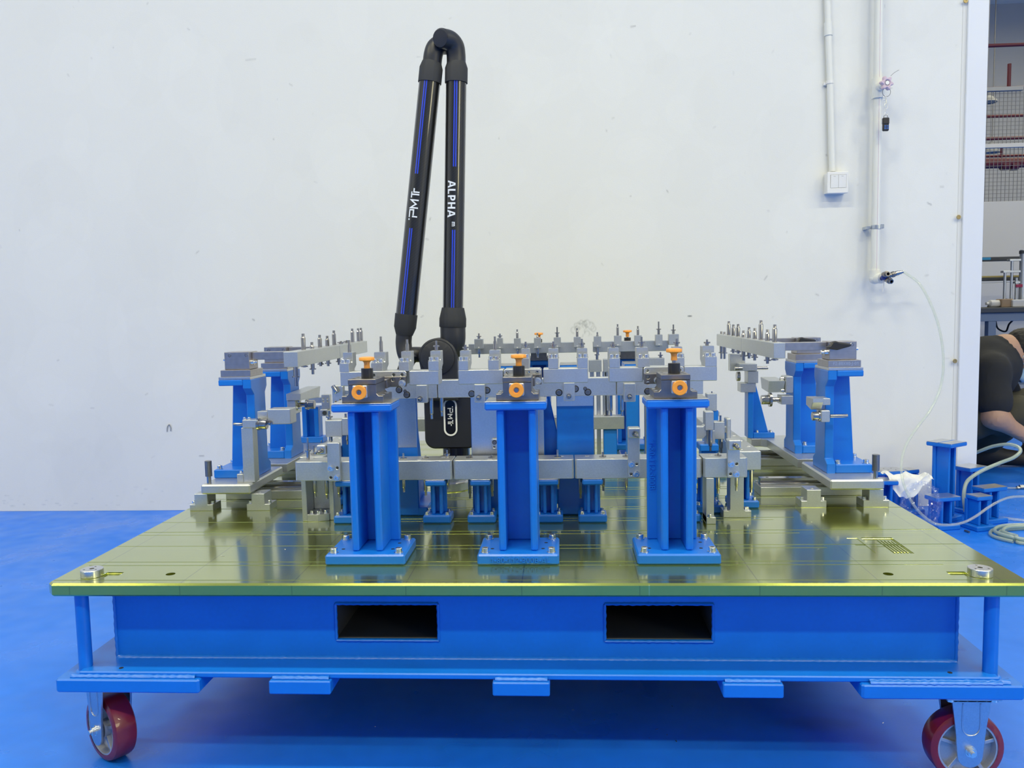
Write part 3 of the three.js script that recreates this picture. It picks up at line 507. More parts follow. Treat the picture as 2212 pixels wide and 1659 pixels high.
// blue angle columns with a machined pad on the face
function angleColumn(t, x0, x1, f, y0, y1, depth, padY, o = {}) {
  part(t, 'face_plate', cb(x0, x1, y0 + 0.001, y1, f - 0.018, f, 0.002), M.blue);
  if (padY != null) part(t, 'machined_pad', cb(x0 + 0.001, x1 - 0.001, padY, y1 - 0.0005, f - 0.002, f + 0.0006, 0.0004), M.bare, 'bare machined pad');
  part(t, 'base_plate', cb(x0 - (o.bl || 0), x1 + (o.br || 0), y0, y0 + 0.02, f - depth, f - 0.0005, 0.0025), M.blue);
  const ribs = o.ribs || [0.25, 0.75];
  for (const k of ribs) { const xc = x0 + (x1 - x0) * k; part(t, 'gusset', prism('x', [[f - 0.0175, y0 + 0.0195], [f - 0.0175, y1 - 0.004], [f - 0.045, y1 - 0.004], [f - 0.052, y1 - 0.03], [f - depth + 0.028, y0 + 0.05], [f - depth + 0.024, y0 + 0.0195]], xc - 0.006, xc + 0.006, 0.0015), M.blue); }
  if (o.head) part(t, 'head_plate', cb(x0, x1, y1 - 0.018, y1 - 0.0005, f - 0.06, f - 0.0175, 0.002), M.blue);
  for (const sx of [0, 1]) bolt(t, sx ? x1 + (o.br || 0) - 0.012 : x0 - (o.bl || 0) + 0.012, y0 + 0.02, f - depth + 0.012);
}
const AZ = -0.478;
for (const [px0, px1, pad, label, ribs, br] of [[788, 901, 967, 'blue angle column under the grey bar next to the measuring arm', [0.2, 0.85], 0.02], [1018, 1176, 1000, 'wide blue angle column with a tall bare pad and sloping gusset', [0.2, 0.85], 0.0], [1203, 1283, 877, 'blue angle column with a short bare pad on its face', [0.5], 0]]) {
  const t = thing('angle_column', label, 'column', 'blue angle columns on the plate');
  const p0 = onZ([px0, 950], AZ), p1 = onZ([px1, 950], AZ), py = onZ([(px0 + px1) / 2, pad], AZ).y;
  angleColumn(t, p0.x, p1.x, AZ, PT, 0.6715, 0.17, py, { ribs, br });
  if (px0 === 1018) {
    const w = (px, y) => [onZ([px, 950], AZ - 0.03).x, y];
    part(t, 'side_web', prism('z', [w(1172, PT + 0.0195), w(1236, PT + 0.0195), w(1183, 0.655), w(1172, 0.655)], AZ - 0.042, AZ - 0.028, 0.002), M.blue);
    const [a, b, c, d] = rect(P0, 1061.5, 948, 1086, 971, AZ + 0.012); const m = part(t, 'small_plate', plateZ(a, b, c, d, AZ + 0.0008, AZ + 0.012, [{ x: a + 0.0065, y: c + 0.0055, r: 0.0022 }], 0.002), M.alu); bolt(m, a + 0.007, d - 0.008, AZ + 0.012, 'z', 0.6, true); bolt(m, b - 0.006, c + 0.008, AZ + 0.012, 'z', 0.6, true);
  }
}

// ---------------------------------------------------------------- low frame of bars on short stands
const Q0 = -0.40, QT = 0.502, QB = 0.4595;
const lowFrame = 'low frame bars on short stands';
function frameBar(label, px0, px1, pins, rods) {
  const t = thing('frame_bar', label, 'frame bar', lowFrame);
  const x0 = onZ([px0, 1012], Q0).x, x1 = onZ([px1, 1012], Q0).x, zc = Q0 - 0.03;
  const b = part(t, 'bar', prism('y', [[x0 + 0.004, Q0], [x1 - 0.004, Q0], [x1, Q0 - 0.004], [x1, Q0 - 0.06], [x0, Q0 - 0.06], [x0, Q0 - 0.004]], QB, QT, 0.001), M.alu);
  for (const [px, py, kind] of pins) { const p = onZ([px, py], zc); pin(b, p.x, QT, Math.max(p.y, QT + 0.006), zc, kind || 'thin', 0.0035); }
  for (const [px, py, r] of rods) { const p = onZ([px, py], zc + 0.012); rod(b, p.x, QB + 0.001, p.y, zc + 0.012, r || 0.0039); }
  const n = Math.max(2, Math.round((x1 - x0) / 0.05));
  for (let i = 0; i < n; i++) part(b, 'bushing', lathe(V3(x0 + (i + 0.5) * (x1 - x0) / n, QT, zc + (i % 2 ? 0.014 : -0.014)), 'y', [[0, 0.0003], [0.0026, 0.0003], [0.0026, 0.0008], [0.0056, 0.0008], [0.006, 0]], 14), M.bare);
  return t;
}
const e = (u, v) => ZE(u, v), ff = (u, v) => ZF(u, v);
frameBar('grey frame bar on the tall aluminium channel post and short stands', 637, 976.5, [[...e(257, 185), 'collar'], [...e(1090, 318)], [...e(1283, 345)], [...e(1470, 288), 'collar']], [[...e(330, 700)], [...e(430, 715), 0.0045], [...e(535, 705)], [...e(1097, 655)], [...e(1287, 685)], [...e(1480, 630)]]);
frameBar('grey frame bar passing behind the column lettered on its base', 979, 1239.5, [[...e(1857, 350)], [...ff(525, 412), 'thin'], [...e(1665, 372)]], [[...e(1672, 710)], [...e(1865, 690)], [...ff(45, 755)], [...ff(530, 700)]]);
frameBar('grey frame bar carrying an upright pin plate beside the column lettered up its flange', 1242, 1516, [[...ff(857, 430)], [...ff(1027, 430)]], [[...ff(695, 770)], [...ff(862, 715)], [...ff(1030, 720)], [...ff(1545, 735)]]);
frameBar('short grey frame bar on two aluminium posts', 1519.5, 1615, [[...ff(1705, 438)]], [[...ff(1705, 735), 0.0045], [...ff(1840, 715)]]);
// side and rear members of the frame
function sideBar(label, x0, x1, z0, z1, pins) {
  const t = thing('frame_bar', label, 'frame bar', lowFrame);
  const b = part(t, 'bar', cb(x0, x1, QB, QT, z0, z1, 0.0015), M.alu);
  for (let i = 0; i < 14; i++) part(b, 'bushing', lathe(V3((x0 + x1) / 2 + (i % 2 ? 0.013 : -0.013), QT, z1 - 0.03 - i * (z1 - z0 - 0.06) / 13), 'y', [[0, 0.0003], [0.0026, 0.0003], [0.0026, 0.0008], [0.0056, 0.0008], [0.006, 0]], 14), M.bare);
  for (const [x, z, l, k] of pins) pin(b, x, QT, QT + l, z, k, 0.0035);
  return t;
}
sideBar('long grey frame bar running back beside the slide with the upright angle post', -0.527, -0.472, -1.08, -0.462, [[-0.505, -0.50, 0.02, 'thin'], [-0.51, -0.58, 0.02, 'thin']]);
{ const t = sideBar('long grey frame bar running back beside the slide with the black levers', 0.462, 0.512, -1.08, -0.48, []); const p = onX(ff(1940, 675), 0.487); rod(t.children[0], 0.495, QB + 0.001, 0.405, -0.50, 0.004); }
for (const [a, b, l] of [[890, 1195, 'grey frame bar crossing behind the measuring arm near the wall'], [1197, 1349, 'shorter grey frame bar crossing near the wall with a hanging rod']]) {
  const t = thing('frame_bar', l, 'frame bar', lowFrame), z = -1.12, x0 = onZ([a, 905], z).x, x1 = onZ([b, 905], z).x;
  const m = part(t, 'bar', cb(x0, x1, QB + 0.004, QT, z - 0.05, z, 0.0012), M.alu);
  const p = onZ(ZC(940, 1195), z - 0.02); if (a > 1000) { rod(m, p.x, QB + 0.005, 0.392, z - 0.02, 0.004); pin(m, p.x, QT, QT + 0.016, z - 0.02, 'thin'); }
  for (const k of [0.35, 0.8]) { const q = x0 + (x1 - x0) * k; part(m, 'leg', cb(q - 0.02, q + 0.02, PT, QB + 0.0035, z - 0.045, z - 0.008, 0.002), M.blue); }
}
// upright pin plates bolted to the low frame
function pinPlate(label, u0, v0, u1, v1, nu, nv, side, Z) {
  const t = thing('pin_plate', label, 'pin plate', 'upright pin plates on the low frame');
  const z = Q0 + 0.0135, [x0, x1, y0, y1] = rect(Z, u0, v0, u1, v1, z), w = x1 - x0;
  const hb = y0 + 0.008, ht = y0 + 0.0295;
  const pl = part(t, 'plate', plateZ(x0, x1, y0, y1 - 0.001, Q0 + 0.0005, z, [{ x: x1 - 0.0065, y: ht, r: 0.003 }, { x: x0 + 0.0065, y: hb, r: 0.003 }], 0.002), M.alu);
  bolt(t, x0 + 0.0075, ht, z, 'z', 0.85); bolt(t, x1 - 0.0075, hb, z, 'z', 0.85);
  const hx0 = side < 0 ? x0 - 0.021 : x0 + 0.0005, hx1 = side < 0 ? x0 - 0.0005 : x1 + 0.001, hy1 = side < 0 ? y1 - 0.005 : y1, hy0 = hy1 - 0.021;
  const hd = part(t, 'head', cb(hx0, hx1, hy0, hy1, Q0 - 0.01, z + 0.007, 0.0018), M.alu);
  const p = V3((hx0 + hx1) / 2 + 0.001, (hy0 + hy1) / 2 - 0.001, z + 0.007);
  part(hd, 'nose_pin', lathe(p, side < 0 ? V3(-0.45, -0.12, 1) : V3(0.25, -0.2, 1), [[0, 0.021], [0.002, 0.021], [0.0028, 0.019], [0.0028, 0.013], [0.0042, 0.011], [0.0042, 0.003], [0.0062, 0.003], [0.0062, 0]], 14), M.pin);
}
pinPlate('upright aluminium pin plate whose nose block points away from the columns', 430, 225, 540, 562, 0, 0, -1, ZE);
pinPlate('upright aluminium pin plate standing tallest beside the column lettered up its flange', 1043, 252, 1130, 620, 0, 0, 1, ZF);
pinPlate('upright aluminium pin plate above the tee-shaped aluminium post', 1775, 340, 1866, 620, 0, 0, 1, ZF);
// short blue stands
const shortStands = [[722, 'short blue stand beside the aluminium channel post'], [914, 'short blue stand between the plain-based column and the polished arm ring'], [1010, 'short blue stand between the polished arm ring and the lettered base'], [1155, 'short blue stand half hidden behind the column lettered on its base'], [1250, 'short blue stand in front of the short-padded angle column'], [1453, 'short blue stand tucked behind the column lettered up its flange']];
for (const [px, k] of shortStands) {
  const x = onY([px, 1131], PT).x + 0.031, t = thing('short_stand', k, 'stand', 'short blue stands under the front frame bars');
  stand(t, QB - PT, { at: [x, PT, Q0 - 0.034], base: [0.062, 0.052], bh: 0.018, top: [0.044, 0.055], topZ: 0.0095, th: 0.014, webW: 0.036, ribO: 0.024, ribT: 0.007, front: 0.014, bs: 0.62 });
}
for (const [x, z, l] of [[0.488, -0.565, 'short blue stand under the bar beside the slide with the black levers'], [0.488, -0.95, 'short blue stand far back under the bar beside the slide with the black levers'], [-0.5, -0.62, 'short blue stand under the bar beside the slide with the upright angle post'], [-0.5, -0.98, 'short blue stand far back under the bar beside the slide with the upright angle post'], [0.40, -0.52, 'short blue stand tucked behind the aluminium posts']]) {
  const t = thing('short_stand', l, 'stand');
  stand(t, QB - PT, { at: [x, PT, z], base: [0.066, 0.066], bh: 0.018, top: [0.05, 0.05], th: 0.014, webW: 0.04, ribO: 0.026, ribT: 0.008, front: 0.02, bs: 0.7 });
}
{ // aluminium channel post
  const t = thing('channel_post', 'aluminium channel post bolted to the plate under the frame bar', 'post');
  const x0 = -0.516, x1 = -0.446, z1 = -0.432, z0 = -0.50, y1 = QB - 0.0005;
  part(t, 'channel', join([cb(x0, x0 + 0.011, PT, y1, z0, z1, 0.001), cb(x0 + 0.011, x1 - 0.011, PT + 0.016, y1, z0, z0 + 0.014, 0.001), cb(x1 - 0.011, x1, PT, y1, z0, z1 - 0.012, 0.001), prism('y', [[x0 + 0.011, z0], [x1 - 0.011, z0], [x1 - 0.011, z1 - 0.008], [x0 + 0.036, z1 + 0.002], [x0 + 0.011, z1]], PT, PT + 0.016, 0.0006)]), M.alu);
  for (const [a, b] of [[0.018, 0.012], [0.035, 0.008], [0.05, 0.015], [0.034, 0.03]]) bolt(t, x0 + a, PT + 0.016, z1 - b, 'y', 0.72);
}
{ // two plain aluminium posts at the other end
  const a = thing('foot_post', 'slim aluminium post with a single bolted foot under the frame bar', 'post');
  const z = -0.392, [x0, x1] = rect(ZF, 1622, 640, 1690, 950, z);
  part(a, 'post', cb(x0, x0 + 0.0165, PT + 0.001, QB - 0.0005, z - 0.055, z - 0.006, 0.001), M.alu); part(a, 'foot', cb(x0, x1, PT, PT + 0.015, z - 0.05, z, 0.001), M.alu); bolt(a, x0 + 0.007, PT + 0.015, z - 0.0032, 'y', 0.6);
  const b = thing('tee_post', 'tee-shaped aluminium post with two bolted feet under the frame bar', 'post');
  const zt = -0.4475, [u0, u1] = rect(ZF, 1745, 700, 1950, 900, zt), [w0, w1] = rect(ZF, 1795, 700, 1895, 900, zt);
  part(b, 'web', prism('z', [[u0, PT], [u1, PT], [u1, PT + 0.0155], [w1 + 0.003, PT + 0.0155], [w1, PT + 0.019], [w1, QB - 0.0005], [w0, QB - 0.0005], [w0, PT + 0.019], [w0 - 0.003, PT + 0.0155], [u0, PT + 0.0155]], zt - 0.04, zt, 0.0009), M.alu);
  bolt(b, u0 + 0.007, PT + 0.0155, zt - 0.012, 'y', 0.7); bolt(b, u1 - 0.007, PT + 0.0155, zt - 0.012, 'y', 0.7);
}

// ---------------------------------------------------------------- the two slide units (s = 1: the side with the black levers)
function slide(s, who) {
  const X = x => s * x, bxs = (x0, x1, y0, y1, z0, z1, c) => cb(X(x0), X(x1), y0, y1, z0, z1, c);
  const so = s > 0 ? 0 : -0.008;                       // the other slide stands a little further in
  const S = (x0, x1, ...r) => bxs(x0 + so, x1 + so, ...r);
  for (const [x0, x1, n] of [[0.617, 0.674, 'inner'], [0.757, 0.814, 'outer']]) {
    const t = thing('stop_block', `stepped aluminium stop block at the ${n} end of the slide ${who}`, 'stop block');
    const a = X(x0 + (s < 0 ? 0.012 : 0)), b = X(x1 + (s < 0 ? 0.012 : 0)), lo = Math.min(a, b), hi = Math.max(a, b), w = hi - lo;
    part(t, 'block', prism('z', [[lo, PT], [hi, PT], [hi, PT + 0.0155], [hi - w * 0.22, PT + 0.0155], [hi - w * 0.22, PT + 0.041], [lo + w * 0.22, PT + 0.041], [lo + w * 0.22, PT + 0.0155], [lo, PT + 0.0155]], -0.588, -0.539, 0.0008), M.alu);
    for (const k of [0.1, 0.9]) bolt(t, lo + w * k, PT + 0.0155, -0.552, 'y', 0.72);
    part(t, 'stop_pad', cyl(V3((lo + hi) / 2, PT + 0.041, -0.556), 'y', 0.0022, 0.004), M.bare);
  }
  for (const [zf, n] of [[-0.66, 'front'], [-1.05, 'rear']]) {
    const t = thing('linear_rail', `${n} steel linear rail under the slide ${who}`, 'rail');
    part(t, 'rail_base', S(0.553, 0.795, PT, PT + 0.022, zf - 0.07, zf, 0.001), M.alu);
    const y = PT + 0.022, zc = zf - 0.028, prof = [[zc - 0.0115, y], [zc - 0.0115, y + 0.005], [zc - 0.0075, y + 0.009], [zc - 0.0115, y + 0.013], [zc - 0.0115, y + 0.019], [zc + 0.0115, y + 0.019], [zc + 0.0115, y + 0.013], [zc + 0.0075, y + 0.009], [zc + 0.0115, y + 0.005], [zc + 0.0115, y]];
    part(t, 'rail', prism('x', prof, Math.min(X(0.556 + so), X(0.79 + so)), Math.max(X(0.556 + so), X(0.79 + so)), 0.0004), M.pin);
    for (const x of [0.575, 0.625, 0.675]) part(t, 'rail_screw', cyl(V3(X(x + so), y + 0.0188, zc), 'y', 0.0006, 0.0035), M.darkGrey);
    for (const x of [0.556, 0.568]) bolt(t, X(x + so), PT + 0.022, zf - 0.058, 'y', 0.6);
  }
  const PY0 = 0.404, PY1 = 0.427;
  const p1 = thing('slide_plate', `thick aluminium slide plate at the front of the slide ${who}`, 'slide plate');
  part(p1, 'plate', S(0.677, 0.797, PY0, PY1, -0.757, -0.522, 0.0035), M.alu);
  part(p1, 'carriage', S(0.72, 0.77, PT + 0.030, PY0 - 0.0003, -0.713, -0.664, 0.001), M.steel);
  { // knurled index pin
    const kx = X(0.782 + so), kz = -0.537; part(p1, 'index_pin', cyl(V3(kx, PT + 0.045, kz), 'y', 0.042, 0.0052), M.pin);
    const g = new THREE.CylinderGeometry(0.0078, 0.0078, 0.037, 40, 18), p = g.attributes.position; for (let i = 0; i < p.count; i++) { const k = (i % 41) + Math.floor(i / 41), r = k % 2 ? 0.985 : 1.03; p.setX(i, p.getX(i) * r); p.setZ(i, p.getZ(i) * r); } g.computeVertexNormals(); g.translate(kx, PY1 + 0.018 + 0.0185, kz);
    part(p1, 'knurled_grip', uvBox(g), M.steel, 'knurled dark grip'); }
  const p2 = thing('slide_plate', `thick aluminium slide plate at the rear of the slide ${who}`, 'slide plate');
  part(p2, 'plate', prism('y', [[0.677, -0.79], [0.80, -0.79], [0.80, -1.20], [0.635, -1.20], [0.635, -1.135], [0.662, -1.135], [0.677, -1.12]].map(([x, z]) => [X(x + so), z]), PY0, PY1, 0.001), M.alu);
  part(p2, 'carriage', S(0.72, 0.77, PT + 0.030, PY0 - 0.0003, -1.105, -1.055, 0.001), M.steel);
  // blue slide columns
  for (const [f, n] of [[-0.60, 'front'], [-0.875, 'rear']]) {
    const t = thing('slide_column', `blue cast column with a tapered web on the ${n} plate of the slide ${who}`, 'column');
    const d = 0.112, xi = 0.697 + so, y0 = PY1, y1 = PY1 + 0.25;
    part(t, 'base_plate', bxs(xi + 0.0162, xi + 0.1, y0, y0 + 0.021, f - d, f, 0.002), M.blue);
    part(t, 'top_plate', bxs(xi + 0.0162, xi + 0.077, y1 - 0.0215, y1 - 0.007, f - d + 0.004, f + 0.001, 0.002), M.blue);
    part(t, 'machined_face', bxs(xi - 0.003, xi + 0.076, y1 - 0.0068, y1, f - d + 0.005, f, 0.0005), M.bare);
    part(t, 'flange', prism('x', [[f, y0], [f, y0 + 0.022], [f - 0.018, y0 + 0.034], [f - 0.018, y1 - 0.045], [f + 0.001, y1 - 0.028], [f + 0.001, y1 - 0.007], [f - d + 0.004, y1 - 0.007], [f - d + 0.004, y1 - 0.03], [f - d + 0.018, y1 - 0.045], [f - d + 0.018, y0 + 0.034], [f - d, y0 + 0.022], [f - d, y0]], Math.min(X(xi - 0.0045), X(xi + 0.016)), Math.max(X(xi - 0.0045), X(xi + 0.016)), 0.0015), M.blue);
    part(t, 'web', prism('z', [[xi + 0.015, y0 + 0.019], [xi + 0.075, y0 + 0.019], [xi + 0.062, y1 - 0.018], [xi + 0.015, y1 - 0.018]].map(([x, y]) => [X(x), y]), f - 0.07, f - 0.052, 0.002), M.blue);
    for (const [a, b] of [[0.024, 0.012], [0.09, 0.014], [0.024, d - 0.014], [0.09, d - 0.014]]) bolt(t, X(xi + a), y0 + 0.021, f - b, 'y', 0.95);
    // clamp block on top
    const c = thing('lever_clamp', s > 0 ? `ground steel clamp block with a black lever on the ${n} slide column` : `ground steel clamp block without a lever on the ${n} slide column`, 'clamp'), yb = y1;
    const cf = f + (n === 'front' ? -0.004 : -0.004);
    part(c, 'base_block', bxs(xi - 0.003, xi + 0.072, yb, yb + 0.0165, cf - 0.085, cf, 0.0008), M.steelLight);
    part(c, 'upper_block', bxs(xi + 0.003, xi + 0.0655, yb + 0.0168, yb + 0.060, cf - 0.07, cf - 0.012, 0.001), M.steelLight);
    part(c, 'arm', bxs(0.602 + so, xi + 0.0028, yb + 0.0395, yb + 0.0585, cf - 0.06, cf - 0.03, 0.0008), M.steelLight);
    for (const [a, b] of s > 0 ? [[0.055, 0.052]] : [[0.01, 0.052], [0.052, 0.052]]) part(c, 'screw', lathe(V3(X(xi + a), yb + b, cf - 0.012), 'z', [[0, -0.001], [0.0022, -0.001], [0.0022, 0.0004], [0.0042, 0.0004], [0.0046, 0]], 14), M.pin);
    part(c, 'stop_screw', lathe(V3(X(xi + 0.0655), yb + 0.041, cf - 0.03), s > 0 ? 'x' : '-x', [[0.0055, 0], [0.0055, 0.004], [0.003, 0.005], [0.003, 0.009], [0, 0.009]], 14), M.zinc);
    part(c, 'stop_screw', lathe(V3(X(xi + 0.003), yb + 0.034, cf - 0.022), s > 0 ? '-x' : 'x', [[0.0062, 0], [0.0062, 0.009], [0.0035, 0.010], [0.0035, 0.016], [0, 0.016]], 14), M.zinc);
    if (s > 0) { // black lever
      const pts = [[0.000, 0.0], [0.006, 0.0095], [0.014, 0.0105], [0.022, 0.0075], [0.046, 0.004], [0.050, 0.0005], [0.047, -0.0025], [0.030, -0.007], [0.018, -0.0105], [0.006, -0.009], [-0.010, -0.0045]];
      part(c, 'lever', prism('z', pts.map(([x, y]) => [xi + x, yb + 0.051 + y]), cf - 0.0115, cf + 0.002, 0.003), M.black, 'black plastic clamping lever');
    }
    if (s > 0 && n === 'front') { const g = text('FZ-80X80-J-01', 0.0068, 0.0004); g.translate(xi + 0.037, yb + 0.008, cf); part(c, 'etched_lettering', uvBox(g), M.bare); }
  }
  // upper pin beam
  const xb0 = s > 0 ? 0.574 : 0.567, xb1 = s > 0 ? 0.602 : 0.603, zb1 = s > 0 ? -0.628 : -0.605, zb0 = s > 0 ? -1.37 : -1.33, yb0 = 0.6985, yb1 = 0.736;
  const t = thing('pin_beam', `long aluminium beam bristling with steel pins on the slide ${who}`, 'beam');
  for (const [a, b] of [[zb1, -0.99], [-0.992, zb0]]) part(t, 'beam', bxs(xb0, xb1, yb0, yb1, b, a, 0.0012), M.alu);
  const xc = X((xb0 + xb1) / 2);
  const pins = s > 0 ? [[268, 203], [300, 200], [333, 120], [368, 145], [404, 142], [445, 190], [487, 165], [531, 172], [578, 113], [628, 182], [683, 145]] : [[938, 150], [1008, 218], [1070, 160], [1130, 168], [1183, 125], [1240, 210], [1288, 202], [1330, 110], [1377, 108], [1418, 103]];
  const down = s > 0 ? [[268, 405], [300, 408], [367, 365], [405, 368], [445, 420], [487, 405], [530, 420], [628, 445], [682, 418]] : [[885, 570], [950, 415], [1018, 475], [1080, 410], [1140, 410], [1225, 400]];
  const Zz = s > 0 ? ZD : ZA;
  for (const [u, v] of pins) { const p = onX(Zz(u, v), xc); const small = p.y - yb1 < 0.024; pin(t, xc, yb1, Math.max(p.y, yb1 + 0.008), Math.min(zb1 - 0.008, Math.max(zb0 + 0.006, p.z)), small && s < 0 && u > 1200 ? 'collar' : 'stud', 0.0058); }
  for (const [u, v] of down) { const p = onX(Zz(u, v), xc), z = Math.min(zb1 - 0.008, Math.max(zb0 + 0.006, p.z)), y = Math.min(p.y, yb0 - 0.008); part(t, 'rod', lathe(V3(xc, yb0 + 0.0005, z), '-y', [[0, 0], [0.0055, 0], [0.0055, (yb0 - y) * 0.5], [0.009, (yb0 - y) * 0.5], [0.009, (yb0 - y) * 0.5 + 0.003], [0.0038, (yb0 - y) * 0.5 + 0.003], [0.0038, yb0 - y], [0, yb0 - y]], 12), M.pin); }
}
slide(1, 'with black levers'); slide(-1, 'with the angle post');
// rest arms on the slide columns, lever side
{
  let t = thing('rest_bracket', 'short wedge-nosed aluminium rest arm with a long rod on the front slide column', 'rest arm');
  let z = -0.575, [x0, x1, y0, y1] = rect(ZH, 1345, 1255, 1535, 1430, z); const xf = 0.6925;
  part(t, 'mount', cb(x1 - 0.004, xf, y0 + 0.012, y1, z - 0.055, z - 0.004, 0.001), M.alu);
  part(t, 'wedge', prism('x', [[z - 0.05, y1 + 0.001], [z + 0.004, y1 + 0.001], [z + 0.004, y1 - 0.008], [z - 0.012, y0 + 0.001], [z - 0.05, y0 + 0.008]], x0, x1 - 0.0045, 0.0008), M.alu);
  part(t, 'block', fb(ZH, 1480, 1430, 1612, 1602, z + 0.002, 0.034, 0.0015), M.alu);
  const c = onZ(ZH(1480, 1512), z - 0.012); part(t, 'knob', lathe(V3(c.x, c.y, z - 0.012), '-x', [[0, 0.021], [0.0095, 0.021], [0.0105, 0.0195], [0.0105, 0.008], [0.0125, 0.0078], [0.0125, 0.003], [0.0105, 0.0028], [0.0105, 0]], 24), M.pin);
  const r = onZ(ZH(1612, 1512), z - 0.012), r2 = onZ(ZH(1875, 1512), z - 0.012); part(t, 'rod', lathe(V3(r.x, r.y, z - 0.012), 'x', [[0, 0], [0.0045, 0], [0.0045, r2.x - r.x - 0.0015], [0.0035, r2.x - r.x], [0, r2.x - r.x]], 16), M.pin);
  t = thing('rest_bracket', 'long wedge-nosed aluminium rest arm and round pusher on the rear slide column', 'rest arm');
  z = -0.845; [x0, x1, y0, y1] = rect(ZH, 725, 990, 960, 1165, z);
  part(t, 'mount', fb(ZH, 948, 920, 1062, 1165, z, 0.05, 0.002), M.alu);
  part(t, 'wedge', prism('x', [[z - 0.10, y1 + 0.003], [z, y1], [z - 0.012, y0], [z - 0.085, y0 + 0.004]], x0 - 0.004, x1 - 0.003, 0.0009), M.alu);
  bolt(t, x1 - 0.004, y1 + 0.004, z - 0.016, '-x', 0.9); bolt(t, x1 - 0.004, y0 + 0.004, z - 0.012, '-x', 0.8);
  part(t, 'pusher_block', fb(ZH, 885, 1212, 1060, 1340, z, 0.045, 0.001), M.alu);
  const k = onZ(ZH(880, 1265), z - 0.02); part(t, 'pusher', lathe(V3(k.x, k.y, z - 0.02), '-x', [[0, 0.052], [0.0115, 0.052], [0.0125, 0.050], [0.0125, 0.033], [0.019, 0.032], [0.019, 0.026], [0.006, 0.025], [0.006, 0.004], [0.01, 0.003], [0.01, 0]], 24), M.pin);
  // slim column at the rear tab, with a clustered head
  t = thing('tab_column', 'slim blue gusseted column on the rear tab carrying a cluster of small blocks', 'column');
  const f = -1.15, a = onZ(ZD(490, 900), f).x, y0b = 0.427, yt = onZ(ZD(520, 600), f).y, bX = onZ(ZD(684, 980), f).x;
  part(t, 'face_plate', cb(a - 0.004, a + 0.012, y0b, yt, f - 0.05, f, 0.0015), M.blue);
  part(t, 'base_plate', cb(a + 0.0125, bX, y0b, y0b + 0.016, f - 0.048, f - 0.001, 0.0015), M.blue);
  part(t, 'gusset', prism('z', [[a + 0.0118, y0b + 0.0155], [a + 0.06, y0b + 0.0155], [a + 0.022, yt], [a + 0.0118, yt]], f - 0.03, f - 0.018, 0.001), M.blue);
  for (const k2 of [0.025, 0.065]) bolt(t, a + k2, y0b + 0.016, f - 0.01, 'y', 0.7);
  const hd = part(t, 'head', join([fb(ZH, 260, 735, 522, 838, f + 0.012, 0.05, 0.001), fb(ZH, 385, 840, 540, 1020, f + 0.008, 0.05, 0.001), fb(ZH, 278, 1020, 505, 1158, f + 0.004, 0.05, 0.001), fb(ZH, 118, 588, 345, 838, f - 0.04, 0.03, 0.001)]), M.alu);
  const q = onZ(ZH(262, 920), f - 0.01); part(hd, 'button', lathe(q, '-x', [[0, 0.0095], [0.0135, 0.0095], [0.0145, 0.008], [0.0145, 0]], 24), M.pin);
  const h1 = onZ(ZH(520, 795), f), h2 = onZ(ZH(300, 800), f + 0.008); part(hd, 'rod', join([cyl(h1, 'x', 0.032, 0.005), cyl(h2, '-x', 0.022, 0.006)]), M.pin);
}
